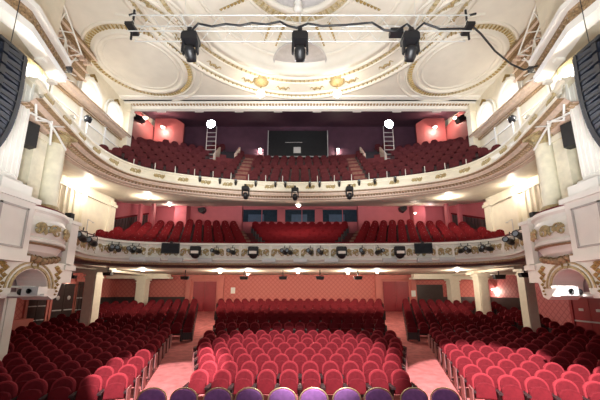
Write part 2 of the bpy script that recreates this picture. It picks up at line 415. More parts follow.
# ------------------------------------------------------------------ upper side walls: cornice, ledge, lit arches, jamb
for sx in (-1, 1):
    sn = side(sx)
    F = Matrix.Scale(sx, 4, (1, 0, 0))
    # deep brown bracketed cornice along the ceiling edge near the stage
    b = MB(); b.box(9.15, 9.6, 5.0, 11.45, 12.5, 13.0, F); b.box(8.95, 9.15, 5.0, 11.45, 12.75, 13.0, F); b.box(9.3, 9.6, 5.0, 11.45, 11.7, 12.5, F)
    o = struct('trim_3', b, 'brown_gilt')
    b = MB()
    for i in range(26): b.box(9.1, 9.5, 5.1 + i * .245, 5.2 + i * .245, 12.36, 12.52, F)
    b.build('bracket_row', 'pink_plaster', o)
    b = MB(); b.box(8.9, 8.96, 5, 11.5, 12.7, 12.78, F); b.box(9.1, 9.16, 5, 11.5, 12.46, 12.52, F); b.box(9.25, 9.31, 5, 11.5, 11.66, 11.74, F); b.box(9.25, 9.31, 5, 11.5, 12.1, 12.16, F)
    b.build('white_fillet', 'pink_plaster', o)
    # long ledge at gallery slip height
    b = MB(); b.prism([(9.6, 10.8), (9.35, 10.85), (9.3, 10.95), (9.2, 10.98), (9.2, 11.1), (9.6, 11.12)], 8.9, 15.0, F)
    o = struct('trim_4', b, 'pink_plaster')
    b = MB(); b.box(9.17, 9.21, 8.9, 15.0, 11.02, 11.08, F); b.box(9.5, 9.6, 8.9, 15, 10.7, 10.8, F); b.build('dark_fillet', 'brown_gilt', o)
    b = MB()
    for z in (8.9, 9.6, 10.2): b.box(9.55, 9.6, 9.2, 15, z, z + .05, F)
    for y in (10.2, 11.8, 13.4): b.box(9.53, 9.6, y, y + .1, 8.4, 10.8, F)
    b.build('panel_mould', 'white_paint', o)
    # arched lunettes
    for yc in (12.2, 14.0):
        b = MB(); r = .62
        M = F @ TR(9.6, yc, 11.15, 0)
        def arch(r0, r1, x0, x1, hh=.55, n=14):
            pi_ = [(-r0, 0)] + [(-r0 * math.cos(PI * k / n), hh + r0 * math.sin(PI * k / n)) for k in range(n + 1)] + [(r0, 0)]
            po = [(-r1, 0)] + [(-r1 * math.cos(PI * k / n), hh + r1 * math.sin(PI * k / n)) for k in range(n + 1)] + [(r1, 0)]
            L = len(pi_); vs = [M @ Vector((x, y, z)) for x in (x0, x1) for pp in (pi_, po) for y, z in pp]
            fs = []
            for k in range(L - 1):
                fs += [(k, k + 1, L + k + 1, L + k), (2 * L + k, 3 * L + k, 3 * L + k + 1, 2 * L + k + 1), (k, 2 * L + k, 2 * L + k + 1, k + 1), (L + k, L + k + 1, 3 * L + k + 1, 3 * L + k)]
            b.add(vs, fs)
        arch(r - .1, r + .04, -.14, 0); arch(r + .1, r + .16, -.08, 0)
        o = struct('trim_5', b, 'white_paint')
        b = MB(); b.prism([(r - .1, 0)] + [((r - .1) * math.cos(PI * k / 14), .55 + (r - .1) * math.sin(PI * k / 14)) for k in range(15)] + [(-r + .1, 0)], .005, .03, M @ Matrix.Rotation(PI / 2, 4, 'Z'))
        b.build('arch_panel', 'white_paint', o)
        b = MB()
        for k in range(7): b.lathe([(.001, -.05), (.05, -.03), (.06, .03)], M=M @ TR(-.1, (k - 3) * .06, .55 + r + .1 + .05 * (3 - abs(k - 3)), 0, 0, -PI / 2), n=8)
        b.build('gilded_keystone', 'gilt', o)
        light('arch_light', 'POINT', (sx * 9.0, yc, 11.5), 20, (1, .92, .8), .08)
    # jamb between side wall and gallery opening
    b = MB(); b.box(9.25, 9.75, 14.75, 15.15, 8.1, 12.95, F); b.box(9.2, 9.8, 14.7, 15.2, 12.4, 12.55, F); b.box(9.2, 9.8, 14.7, 15.2, 9.0, 9.1, F)
    struct('trim_6', b, 'cream')
    b = MB(); b.box(9.48, 9.62, 14.5, 14.92, 4.6, 7.3, F); b.box(9.40, 9.62, 14.4, 14.95, 7.0, 7.15, F); b.box(9.45, 9.6, 12.6, 12.8, 4.6, 7.2, F)
    for k in range(8): b.box(9.53, 9.6, 10.3 + .27 * k, 10.36 + .27 * k, 5.2, 7.0, F)
    b.box(9.5, 9.6, 9.0, 14.6, 7.0, 7.12, F); b.box(9.5, 9.6, 9.0, 14.6, 5.0, 5.08, F)
    struct('trim_6', b, 'cream')
    # entablature of the splayed proscenium wall: rope and leaf bands
    def line(x, y, n=2): return [(x, y)]
    pa = [(sx * x, y) for x, y in ((-6.72 * -1, 3.0), (6.72, 6.3), (7.65, 8.55))]
    nrm = -sx
    def band(o0, o1, z0, z1, name, m, par=None, rise=0):
        b = MB()
        for (xa, ya), (xb, yb) in zip(pa, pa[1:]):
            vs = []
            for (x, y) in ((xa, ya), (xb, yb)):
                for oo, zz in ((o0, z0), (o1, z0), (o1, z1), (o0, z1)):
                    vs.append((x + nrm * oo, y, zz + rise * (y - 3)))
            b.add(vs, [(0, 1, 5, 4), (1, 2, 6, 5), (2, 3, 7, 6), (3, 0, 4, 7), (0, 3, 2, 1), (4, 5, 6, 7)])
        return b.build(name, m, par)
    o = band(-.3, .12, 8.55, 8.75, 'trim_7', 'white_paint', rise=.15); o['kind'] = 'structure'
    band(-.3, .02, 8.75, 9.15, 'leaf_band', 'brown_gilt', o, .15); band(-.3, .2, 9.15, 9.3, 'white_fillet', 'white_paint', o, .15)
    b = MB()
    for i in range(30):
        t = i / 29; y = 3.2 + 5.2 * t; x = 6.72 if y < 6.3 else 6.72 + (y - 6.3) * .413
        b.lathe([(.001, -.09), (.07, -.06), (.085, .0), (.07, .06)], M=Matrix.Translation((sx * (x - .02), y, 8.95 + .15 * (y - 3))) @ Matrix.Rotation(-sx * PI / 2, 4, 'Y') @ Matrix.Rotation(.6, 4, 'X'), n=8)
    b.build('rope_moulding', 'brown_gilt', o)

# ------------------------------------------------------------------ gallery shell
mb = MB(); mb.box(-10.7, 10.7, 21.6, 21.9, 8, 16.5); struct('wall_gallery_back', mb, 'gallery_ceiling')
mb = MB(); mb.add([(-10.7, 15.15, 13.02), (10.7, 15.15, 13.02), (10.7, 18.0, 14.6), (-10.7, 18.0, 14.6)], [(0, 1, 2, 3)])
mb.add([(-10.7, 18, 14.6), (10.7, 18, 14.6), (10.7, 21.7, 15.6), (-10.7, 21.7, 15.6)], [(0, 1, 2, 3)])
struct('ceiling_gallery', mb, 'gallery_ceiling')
for sx in (-1, 1):
    F = Matrix.Scale(sx, 4, (1, 0, 0))
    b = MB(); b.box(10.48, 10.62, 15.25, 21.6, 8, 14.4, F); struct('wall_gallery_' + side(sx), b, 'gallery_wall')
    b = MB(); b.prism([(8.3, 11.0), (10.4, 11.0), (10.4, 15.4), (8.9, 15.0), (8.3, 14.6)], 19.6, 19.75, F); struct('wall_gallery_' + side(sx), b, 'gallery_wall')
    b = MB(); b.prism([(15.3, 8.0), (15.3, 10.9), (19.5, 13.0), (19.5, 10)], 10.3, 10.44, F @ Matrix(((0, 1, 0, 0), (1, 0, 0, 0), (0, 0, 1, 0), (0, 0, 0, 1)))); struct('trim_8', b, 'dark_door')

# ------------------------------------------------------------------ balconies
def orn_mesh(w, h, seed, m='gilt'):
    rnd = random.Random(seed); b = MB()
    for sg in (-1, 1):
        for ph, sc in ((0, 1), (2.2, .7)):
            pts = []
            for i in range(16):
                t = i / 15; a = ph + t * 6.0; r = (.30 - .24 * t) * h * sc
                pts.append((sg * (w * (.10 + .17 * ph / 2.2 + .1 * sc) + r * math.cos(a)), .0, h * (.5 if ph == 0 else .35) + r * 1.3 * math.sin(a)))
            b.tube(pts, [.034 * (1 - i / 20) for i in range(16)], 5)
        for j in range(4):
            x = sg * w * (.08 + .1 * j); z = h * (.2 + .55 * rnd.random())
            b.add([(x - .05, 0, z), (x, -.04, z + .08), (x + .05, 0, z), (x, -.05, z - .03), (x, 0, z - .08)], [(0, 3, 1), (3, 2, 1), (0, 4, 3), (3, 4, 2)])
    b.lathe([(.001, -.07), (.06, -.05), (.1, .0)], M=TR(0, 0, h * .5, 0, PI / 2), n=10)
    return b.mesh('gilded_ornament', m)

# --- lower balcony (dress circle)
dcb = thing('lower_balcony_front', 'curved white lower balcony front with gilded scrollwork panels, hung with stage lights', 'balcony', (0, 12.85, 3.85))
def part(mb_, name, m, root):
    o = mb_.build(name, m, root); o.matrix_parent_inverse = Matrix.Translation(-Vector(root.location)); return o
b = MB(); b.sweep(DC, [(-.25, 4.6), (-.25, 4.82), (.06, 4.82), (.07, 4.74), (0, 4.70), (-.02, 4.62), (.04, 4.55), (.06, 4.3), (.02, 4.17), (.1, 4.14), (.12, 4.08), (.02, 4.05), (-.02, 3.95), (-.2, 3.86), (-.6, 3.84)]); part(b, 'parapet', 'white_paint', dcb)
b = MB(); b.sweep(DC, [(-.02, 3.98), (.07, 3.95), (.07, 3.89), (-.1, 3.86), (-.1, 3.92)]); part(b, 'lower_moulding', 'brown_gilt', dcb)
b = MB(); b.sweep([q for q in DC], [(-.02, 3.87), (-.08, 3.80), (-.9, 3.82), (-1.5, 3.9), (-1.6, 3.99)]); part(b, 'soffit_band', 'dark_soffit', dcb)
b = MB(); b.sweep(DC, [(-.24, 4.83), (-.24, 4.9), (-.06, 4.9), (-.04, 4.83)]); part(b, 'arm_cushion', 'velvet', dcb)
om = [orn_mesh(.62, .42, s, 'pale_gilt') for s in (1, 2)]
L = plen(DC); n = 34
for i in range(n):
    x, y, a = along(DC, (i + .5) * L / n)
    nx, ny = math.sin(a), -math.cos(a)
    o = bpy.data.objects.new('gilded_ornament', om[i % 2]); COL.objects.link(o); o.parent = dcb
    o.location = Vector((x + nx * .07, y + ny * .07, 4.22)) - dcb.location; o.rotation_euler = (0, 0, a)
for i in range(n + 1):
    x, y, a = along(DC, i * L / n); 
    b = MB(); b.box(-.04, .04, -.1, .02, 4.18, 4.7, TR(x, y, 0, a)); part(b, 'pilaster_strip', 'white_paint', dcb)
# lower tier floor: steps
DCC = -16.0
def arc_pt(c, R, X): return math.sqrt(max(0, R * R - X * X)) + c
def tier_step(b, c, R_in, R_out, z, zlow, xmax, ymin=None, n=40):
    pts = []
    for k in range(n + 1):
        X = -xmax + 2 * xmax * k / n
        pts.append((X, arc_pt(c, R_in, X), arc_pt(c, R_out, X)))
    for p, q in zip(pts, pts[1:]):
        b.add([(p[0], p[1], z), (q[0], q[1], z), (q[0], q[2], z), (p[0], p[2], z)], [(0, 1, 2, 3)])
        b.add([(p[0], p[1], zlow), (q[0], q[1], zlow), (q[0], q[1], z), (p[0], p[1], z)], [(0, 1, 2, 3)])
DR = .33
b = MB()
for k in range(8):
    r = 29.25 + .78 * k
    tier_step(b, DCC, r, r + (.78 if k < 7 else 2.5), 4.1 + DR * k, 4.0 if k == 0 else 4.1 + DR * (k - 1), 9.6 if k < 2 else 10.6)
for sx in (-1, 1): x0, x1 = sorted((sx * 7.75, sx * 9.6)); b.box(x0, x1, 9.0, 13.0, 4.02, 4.1)
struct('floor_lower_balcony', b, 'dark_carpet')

# --- upper balcony
ucb = thing('upper_balcony_front', 'sweeping cream upper balcony front with moulded edge, curving up to the side columns', 'balcony', (0, 14.1, 7.3))
b = MB(); b.sweep(UC, [(-.2, 7.95), (-.2, 8.1), (.05, 8.1), (.06, 8.04), (0, 8.0), (.0, 7.93), (.06, 7.88), (.12, 7.72), (.12, 7.66), (.24, 7.63), (.25, 7.58), (.22, 7.55)]); part(b, 'parapet', 'cream', ucb)
b = MB(); b.sweep(UC, [(.22, 7.55), (.08, 7.53), (.04, 7.47), (-.02, 7.43), (-.02, 7.40), (-.28, 7.37), (-.30, 7.33), (-.44, 7.31), (-.46, 7.27), (-.62, 7.25), (-.72, 7.30)]); part(b, 'lower_moulding', 'pink_plaster', ucb)
b = MB(); b.sweep(UC, [(.22, 7.555), (.21, 7.53), (.08, 7.52)]); b.sweep(UC, [(-.01, 7.405), (-.02, 7.385), (-.08, 7.385)]); b.sweep(UC, [(-.43, 7.315), (-.44, 7.30), (-.5, 7.26)]); part(b, 'brown_fillet', 'brown_gilt', ucb)
L = plen(UC); b = MB()
for i in range(int(L / .13)):
    x, y, a = along(UC, .1 + i * .13); b.add([TR(x, y, 0, a) @ Vector(p) for p in ((-.05, .08, 7.40), (.03, .08, 7.40), (.05, .26, 7.375), (-.03, .26, 7.375), (0, .17, 7.33))], [(0, 1, 4), (1, 2, 4), (2, 3, 4), (3, 0, 4), (3, 2, 1, 0)])
part(b, 'rope_band', 'brown_gilt', ucb)
om2 = [orn_mesh(.5, .22, s, 'pale_gilt') for s in (3, 4)]
for i in range(26):
    x, y, a = along(UC, (i + .5) * L / 26); nx, ny = math.sin(a), -math.cos(a)
    o = bpy.data.objects.new('gilded_ornament', om2[i % 2]); COL.objects.link(o); o.parent = ucb
    o.location = Vector((x + nx * .1, y + ny * .1, 7.7)) - ucb.location; o.rotation_euler = (0, 0, a)
# soffit: from the front line back to the rear wall / side wall
b = MB(); vs = []; nP = len(UC)
for (x, y, nx, ny) in UC:
    if abs(x) > 7.0 or y < 11.8: ox, oy, oz = (9.65 if x > 0 else -9.65), max(y, 6.8), 7.42
    else: ox, oy, oz = x / 7.0 * 9.6, 15.3, 7.5
    vs += [(x + nx * -.7, y + ny * -.7, 7.29), (ox, oy, oz)]
b.add(vs, [(2 * i, 2 * i + 1, 2 * i + 3, 2 * i + 2) for i in range(nP - 1)])
struct('ceiling_lower_balcony', b, 'cream')
b = MB(); b.add([(-10.65, 15.1, 7.5), (10.65, 15.1, 7.5), (10.65, 20.6, 8.75), (-10.65, 20.6, 8.75)], [(0, 1, 2, 3)]); struct('ceiling_lower_balcony', b, 'cream')
UCC = -.3; UR = .58
b = MB()
for k in range(9):
    r = 14.55 + .8 * k
    xm = 8.3 if k == 0 else (9.0 if k == 1 else (9.55 if k == 2 else 10.4))
    tier_step(b, UCC, r, r + (.8 if k < 8 else 2.0), 7.95 + UR * k, 7.5 if k == 0 else 7.95 + UR * (k - 1), xm)
for sx in (-1, 1): x0, x1 = sorted((sx * 7.6, sx * 9.6)); b.box(x0, x1, 8.6, 12.6, 7.5, 7.6)
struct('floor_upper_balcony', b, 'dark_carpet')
# dress circle back wall with piers and windows
DB = 20.45
mb = MB()
for x0, x1, z0, z1 in ((-10.6, -4.15, 6, 9), (4.15, 10.6, 6, 9), (-4.15, 4.15, 6, 7.55), (-4.15, 4.15, 8.55, 9), (-1.55, -1.1, 7.5, 8.6), (1.1, 1.55, 7.5, 8.6)):
    mb.box(x0, x1, DB, DB + .2, z0, z1)
struct('wall_circle_back', mb, 'pink_wall')
for i, (x0, x1) in enumerate(((-4.15, -1.55), (-1.1, 1.1), (1.55, 4.15))):
    b = MB(); b.box(x0, x1, DB + .12, DB + .14, 7.55, 8.55); w = struct('window_%d' % (i + 1), b, 'glass_dark')
    b = MB()
    for x in (x0, (x0 * .45 + x1 * .55), x1 - .05): b.box(x, x + .05, DB + .05, DB + .12, 7.55, 8.55)
    b.box(x0, x1, DB + .05, DB + .12, 7.55, 7.6); b.box(x0, x1, DB + .05, DB + .12, 8.5, 8.55); b.build('window_frame', 'pink_wall', w)
    b = MB(); b.box(x0 + .5, x0 + 1.6, DB + .10, DB + .118, 7.62, 8.15); b.build('pane', 'blue_room', w)
for sx in (-1, 1):
    F = Matrix.Scale(sx, 4, (1, 0, 0)); SW = Matrix(((0, 1, 0, 0), (1, 0, 0, 0), (0, 0, 1, 0), (0, 0, 0, 1)))
    b = MB(); b.prism([(15.2, 4.1), (15.2, 7.6), (DB, 8.8), (DB, 4.1)], 10.43, 10.47, F @ SW); struct('wall_circle_' + side(sx), b, 'pink_wall')
    b = MB(); b.prism([(15.25, 4.1), (15.25, 6.35), (19.9, 8.0), (19.9, 4.1)], 10.38, 10.44, F @ SW); o = struct('trim_9', b, 'dark_door')
    b = MB()
    for k in range(16): y = 15.3 + k * .29; b.box(10.34, 10.38, y, y + .12, 4.3, 6.35 + (y - 15.3) * .355, F)
    b.build('slat', 'dark_door', o)
    b = MB(); b.prism([(15.2, 6.35), (15.2, 6.45), (19.9, 8.1), (19.9, 8.0)], 10.33, 10.44, F @ SW); b.build('dado_rail', 'velvet', o)
    b = MB(); b.box(7.7, 8.5, 19.7, DB, 6, 8.75, F); struct('trim_10', b, 'pink_wall')
    b = MB(); b.box(4.0, 4.45, 20.0, DB, 6, 8.7, F); struct('trim_10', b, 'pink_wall')

for sx in (-1, 1):
    F = Matrix.Scale(sx, 4, (1, 0, 0))
    b = MB(); b.box(8.9, 9.05, 17.6, 17.9, 5.5, 8.1, F); b.box(9.9, 10.05, 18.0, 18.3, 5.5, 8.2, F)
    pts = [(sx * (8.1 + 1.5 * (1 - math.cos(PI / 2 * k / 8))), 17.4, 6.9 + 1.1 * math.cos(PI / 2 * (1 - k / 8)) ) for k in range(9)]
    struct('trim_9', b, 'pink_wall')
light('circle_side_light', 'POINT', (-8.6, 19.2, 8.1), 18, (1, .75, .8), .08)
light('circle_side_light', 'POINT', (8.6, 19.2, 8.1), 12, (1, .75, .8), .08)

# --- stalls beams and columns
for sx, yb_, xi, zt in ((-1, 16.2, 9.9, 3.8), (-1, 21.4, 9.1, 3.68), (1, 15.0, 10.4, 3.88), (1, 18.5, 10.3, 3.8), (1, 21.6, 7.9, 3.66)):
    F = Matrix.Scale(sx, 4, (1, 0, 0))
    b = MB(); b.box(xi, 13.5, yb_ - .35, yb_ + .35, zt, zt + .12, F); b.box(xi + .15, 13.5, yb_ - .3, yb_ + .3, zt + .12, 4.02, F); struct('trim_11', b, 'column_cream')
for sx in (-1, 1):
    F = Matrix.Scale(sx, 4, (1, 0, 0)); b = MB(); b.box(10.75, 11.35, 13.4, 22.4, 3.9, 4.02, F); struct('trim_11', b, 'column_cream')
COLUMNS = [(-11.0, 16.2, .56, 3.8, 'cream square column on the left, nearest, rising beside the dark side doors'), (-11.0, 21.3, .62, 3.68, 'cream square column on the left, farther back at the rear wall'),
           (11.15, 15.0, .48, 3.88, 'cream square column on the right, nearest, beside the pink lattice wall'), (11.0, 18.5, .58, 3.8, 'middle one of three cream square columns on the right'),
           (10.85, 21.6, .62, 3.66, 'farthest cream square column on the right, next to the rear doors')]
for X, Y, w, h, where in COLUMNS:
    z0 = floor_z(Y)
    t = thing('column', where, 'column', (X, Y, z0), group='columns under the lower balcony')
    H = h - z0
    b = MB(); b.box(-w / 2, w / 2, -w / 2, w / 2, .25, H - .3)
    b.box(-w / 2 + .07, w / 2 - .07, -w / 2 - .02, w / 2 + .02, .4, H - .45)
    b.build('shaft', 'column_cream', t)
    b = MB(); b.box(-w / 2 - .05, w / 2 + .05, -w / 2 - .05, w / 2 + .05, 0, .25); b.build('base', 'column_cream', t)
    b = MB(); b.box(-w / 2 - .04, w / 2 + .04, -w / 2 - .04, w / 2 + .04, H - .3, H - .22); b.box(-w / 2 - .09, w / 2 + .09, -w / 2 - .09, w / 2 + .09, H - .12, H); b.box(-w / 2, w / 2, -w / 2, w / 2, H - .22, H - .12); b.build('capital', 'column_cream', t)

# ------------------------------------------------------------------ doors of the stalls
def portal(n, X, Y, W, H, z, rz, col, frame, leaf_style):
    t = bpy.data.objects.new('door_%d' % n, None); COL.objects.link(t); t.location = (X, Y, z); t.rotation_euler = (0, 0, rz); t['kind'] = 'structure'
    b = MB(); b.box(-W / 2 - .14, -W / 2, -.1, 0, 0, H + .14); b.box(W / 2, W / 2 + .14, -.1, 0, 0, H + .14); b.box(-W / 2, W / 2, -.1, 0, H, H + .14); b.build('door_frame', frame, t)
    for s_ in (-1, 1):
        b = MB(); x0, x1 = sorted((s_ * .012, s_ * (W / 2))); b.box(x0, x1, -.05, 0, 0.02, H)
        lf = b.build('door_leaf', col, t)
        if leaf_style == 'port':
            b = MB(); b.lathe([(.001, 0), (.12, .0), (.13, -.02), (.1, -.03)], M=TR(s_ * W / 4, -.055, H * .68, 0, PI / 2), n=18); b.build('porthole', 'silver', lf)
            b = MB(); b.box(x0 + .08, x1 - .08, -.09, -.06, H * .4, H * .4 + .06); b.build('push_bar', 'silver', lf)
        elif leaf_style == 'bars':
            b = MB()
            for zz in (.32, .6): b.box(x0 + .03, x1 - .03, -.09, -.06, H * zz, H * zz + .05)
            b.build('push_bar', 'silver', lf)
        elif leaf_style == 'cross':
            b = MB(); b.box(x0, x1, -.08, -.05, 1.0, 1.07); b.build('push_bar', 'silver', lf)
            b = MB(); b.box(x0 + .3, x1 - .3, -.06, -.05, H * .72, H * .72 + .12); b.build('door_plate', 'silver', lf)
        else:
            b = MB(); b.box(x0 + .12, x1 - .12, -.07, -.05, .3, H - .25); b.build('door_panel', col, lf)
    return t
zb = floor_z(YB)
portal(1, -7.0, YB, 1.7, 2.15, zb, 0, 'red_door', 'red_wall', 'plain')
portal(2, 7.05, YB, 1.9, 2.15, zb, 0, 'red_door', 'red_wall', 'plain')
for n_, x0, x1 in ((12, -8.35, -5.6), (13, 5.55, 8.5)):
    b = MB(); w0, w1 = (-7.0 - .99, -7.0 + .99) if x0 < 0 else (7.05 - 1.09, 7.05 + 1.09)
    b.box(x0, w0, YB - .25, YB, zb, 4.0); b.box(w1, x1, YB - .25, YB, zb, 4.0); b.box(w0, w1, YB - .25, YB, zb + 2.3, 4.0); struct('trim_%d' % n_, b, 'red_wall')
portal(3, -13.5, 17.45, 1.6, 2.5, floor_z(17.4), PI / 2, 'dark_door', 'red_wall', 'port')
portal(4, -13.5, 15.75, 1.1, 2.5, floor_z(15.7), PI / 2, 'dark_door', 'red_wall', 'bars')
portal(5, -13.5, 18.65, .6, 2.5, floor_z(18.6), PI / 2, 'dark_door', 'red_wall', 'bars')
portal(6, 13.5, 14.35, 1.7, 2.1, floor_z(14.3), -PI / 2, 'red_door', 'red_door', 'cross')
b = MB(); b.box(8.5, 10.4, YB - .3, YB, zb, 3.3); struct('trim_14', b, 'dark_door')
b = MB(); b.box(13.42, 13.5, 9.8, 13.3, 0.1, .55); b.box(-13.5, -13.42, 9.8, 15, .1, .55); struct('baseboard_sides', b, 'red_door')
b = MB(); b.box(-13.5, -12.95, 12.6, 15.1, .2, 1.5); struct('trim_15', b, 'red_wall')
# white pilaster at far left
t = thing('pilaster', 'tall white moulded pilaster standing against the left wall beneath the arched niche', 'pilaster', (-9.4, 9.75, .1))
b = MB(); b.box(-.2, .22, -.2, .2, 0, 2.75); b.build('shaft', 'white_paint', t); b = MB(); b.box(.22, .25, -.12, .12, .2, 2.6); b.build('raised_panel', 'white_paint', t)

# ------------------------------------------------------------------ stage boxes (both sides)
for sx in (-1, 1):
    sn = side(sx); F = Matrix.Scale(sx, 4, (1, 0, 0))
    t = thing('stage_box', 'white and gold bow-fronted theatre box on the %s beside the proscenium' % sn, 'theatre box', (sx * 7.2, 7.6, 2.6), group='stage boxes')
    def P_(mb_, name, m): return part(mb_, name, m, t)
    # near pier
    b = MB(); b.box(6.45, 8.2, 6.0, 7.05, 3.5, 4.9, F); b.box(6.38, 8.2, 5.95, 7.12, 4.86, 4.98, F); b.box(6.4, 8.2, 5.97, 7.1, 3.45, 3.6, F); b.box(6.5, 8.2, 6.2, 6.95, 4.98, 5.25, F)
    P_(b, 'pier', 'white_paint')
    b = MB()
    for y0, y1, z0, z1 in ((6.2, 6.24, 3.75, 4.7), (6.84, 6.88, 3.75, 4.7), (6.2, 6.88, 3.75, 3.79), (6.2, 6.88, 4.66, 4.7)): b.box(6.42, 6.45, y0, y1, z0, z1, F)
    P_(b, 'panel_moulding', 'grey_paint'); b = MB()
    b.box(6.5, 7.7, 5.96, 6.0, 4.66, 4.7, F); b.box(6.5, 7.7, 5.96, 6.0, 3.75, 3.79, F)
    b.box(6.6, 6.64, 5.96, 6.0, 3.75, 4.7, F)
    P_(b, 'panel_moulding', 'grey_paint')
    # bowed parapet between pier and far post
    A = Vector((6.55, 7.0)); B = Vector((7.0, 8.75)); pts = []
    for i in range(13):
        q = i / 12; p = A.lerp(B, q); bow = .28 * math.sin(PI * q); pts.append((sx * (p.x - bow * .97), p.y + bow * .2))
    path = smooth_path(pts if sx < 0 else pts, .1)
    if sx < 0: path = [(x, y, nx, ny) for x, y, nx, ny in path]
    else: path = [(x, y, -nx, -ny) for x, y, nx, ny in path]
    b = MB(); b.sweep(path, [(-.2, 4.7), (-.2, 4.84), (.05, 4.84), (.06, 4.76), (0, 4.7), (0, 4.6), (.05, 4.5), (.05, 4.15), (0, 4.08), (.07, 4.05), (.07, 3.98), (0, 3.95), (-.1, 3.75), (-.35, 3.55)]); P_(b, 'parapet', 'white_paint')
    b = MB(); b.sweep(path, [(-.2, 4.84), (-.18, 4.9), (-.02, 4.9), (.03, 4.84)]); P_(b, 'arm_cushion', 'velvet')
    b = MB(); b.sweep(path, [(0.0, 3.96), (.075, 3.94), (.0, 3.9)]); P_(b, 'lower_fillet', 'brown_gilt')
    for q in (.25, .7):
        x, y, a = along(path, plen(path) * q); 
        o = bpy.data.objects.new('gilded_ornament', om[0]); COL.objects.link(o); o.parent = t
        o.location = Vector((x, y, 4.12)) + Vector((-sx * .08, 0, 0)) - t.location; o.rotation_euler = (0, 0, a if sx < 0 else a + PI); o.scale = (1.25, 1.2, .95)
    b = MB(); b.box(6.75, 9.5, 8.65, 8.95, 3.5, 4.75, F); b.box(6.7, 9.5, 8.6, 9.0, 3.38, 3.52, F); b.box(6.8, 7.5, 8.45, 9.0, 3.02, 3.38, F); b.box(6.7, 9.5, 8.6, 9.0, 4.74, 4.84, F); P_(b, 'far_post', 'white_paint')
    b = MB(); b.box(6.9, 9.6, 7.0, 8.7, 3.75, 4.0, F); P_(b, 'box_floor', 'lilac_paint')
    b = MB()
    for k in range(7):
        w = (k - 3) * .16; b.lathe([(.001, -.12), (.07, -.06), (.09, .04), (.05, .1)], M=TR(sx * (6.72 - .02 * (3 - abs(k - 3))), 7.78 + w, 3.62 - .03 * (3 - abs(k - 3)), 0, 0, -sx * .7), n=8)
    P_(b, 'carved_boss', 'brown_gilt')
    # arch wall under the box: polygon in (y,z) with semicircular notch
    ya, yb2 = 6.5, 8.85; yc, rr, zs = 7.62, .5, 2.85
    poly = [(ya, 3.55), (ya, 2.62), (yc - rr - .08, 2.62), (yc - rr, 2.75), (yc - rr, zs)] + [(yc - rr * math.cos(PI * k / 14), zs + .95 * rr * math.sin(PI * k / 14)) for k in range(1, 14)] + [(yc + rr, zs), (yc + rr, 2.7), (8.35, 2.55), (8.5, 2.62), (8.6, 3.0), (yb2, 3.1), (yb2, 3.55)]
    SW = Matrix(((0, 1, 0, 0), (1, 0, 0, 0), (0, 0, 1, 0), (0, 0, 0, 1)))
    K = F @ Matrix.Translation((-.35, 0, 0)) @ Matrix.Shear('XZ', 4, (.0, 0)) @ SW
    b = MB(); b.prism(poly, 7.1, 7.9, K); P_(b, 'arch', 'white_paint')
    b = MB(); n_ = 16
    for r0, r1, x in ((rr + .03, rr + .09, 6.72), (rr + .16, rr + .2, 6.72)):
        for k in range(n_):
            w0, w1 = PI * k / n_, PI * (k + 1) / n_
            pp = [(yc - r * math.cos(w), zs + .95 * r * math.sin(w)) for r, w in ((r0, w0), (r1, w0), (r1, w1), (r0, w1))]
            b.prism(pp, x, 6.76, F @ SW)
    P_(b, 'arch_moulding', 'pale_gilt')
    b = MB()
    for y in (6.85, 8.42):
        for j in range(9):
            w = .11 - .009 * j; c_ = Vector((sx * 6.74, y + (.05 if j % 2 else -.05) * (1 - j / 12), 3.42 - j * .09))
            b.add([c_ + Vector((0, -w, 0)), c_ + Vector((0, 0, w * .6)), c_ + Vector((0, w, 0)), c_ + Vector((0, 0, -w)), c_ + Vector((-sx * .06, 0, -.01))], [(0, 1, 4), (1, 2, 4), (2, 3, 4), (3, 0, 4), (0, 3, 2, 1)])
    b.lathe([(.001, -.1), (.08, -.08), (.1, .03)], M=Matrix.Translation((sx * 6.73, yc, zs + rr + .08)) @ Matrix.Rotation(-sx * PI / 2, 4, 'Y'), n=8)
    P_(b, 'gilded_ornament', 'gilt')
    b = MB(); b.box(7.6, 8.0, 6.6, 8.4, 2.6, 3.5, F); P_(b, 'niche_back', 'lilac_paint')

    # near fluted pilaster and panelled wall and giant column
    t2 = thing('fluted_pilaster', 'pale fluted pilaster on a white plinth above the %s stage box, by the speaker array' % sn, 'pilaster', (sx * 7.27, 6.72, 5.25), group='proscenium pilasters')
    b = MB(); b.box(-.28, .28, -.3, .3, .2, 3.2)
    for k in range(5): b.box(-.24 + k * .11, -.19 + k * .11, -.33, .33, .3, 3.1); b.box(-.31, .31, -.26 + k * .12, -.2 + k * .12, .3, 3.1)
    b.build('shaft', 'white_paint', t2); b = MB(); b.box(-.36, .36, -.38, .38, 0, .2); b.build('base', 'white_paint', t2); b = MB(); b.box(-.36, .36, -.38, .38, 3.2, 3.38); b.build('capital', 'pale_gilt', t2)
    t3 = thing('marble_column', 'tall round yellow-veined column above the %s stage box carrying the upper balcony' % sn, 'column', (sx * 7.42, 8.45, 4.98), group='giant marbled columns')
    b = MB(); b.lathe([(.001, .2), (.27, .2), (.27, .3), (.25, .35), (.235, 2.15), (.24, 2.2)], n=28); b.build('shaft', 'marble', t3)
    b = MB(); b.lathe([(.001, 0), (.33, 0), (.33, .1), (.29, .13), (.31, .18), (.28, .24)], n=28); b.build('base', 'pale_gilt', t3)
    b = MB(); b.lathe([(.24, 2.15), (.27, 2.18), (.25, 2.22), (.34, 2.42), (.33, 2.44)], n=28); b.box(-.35, .35, -.35, .35, 2.44, 2.52)
    for k in range(8): b.lathe([(.001, -.05), (.05, 0), (.03, .06)], M=TR(.3 * math.cos(k * PI / 4), .3 * math.sin(k * PI / 4), 2.32), n=6)
    b.build('capital', 'pale_gilt', t3)
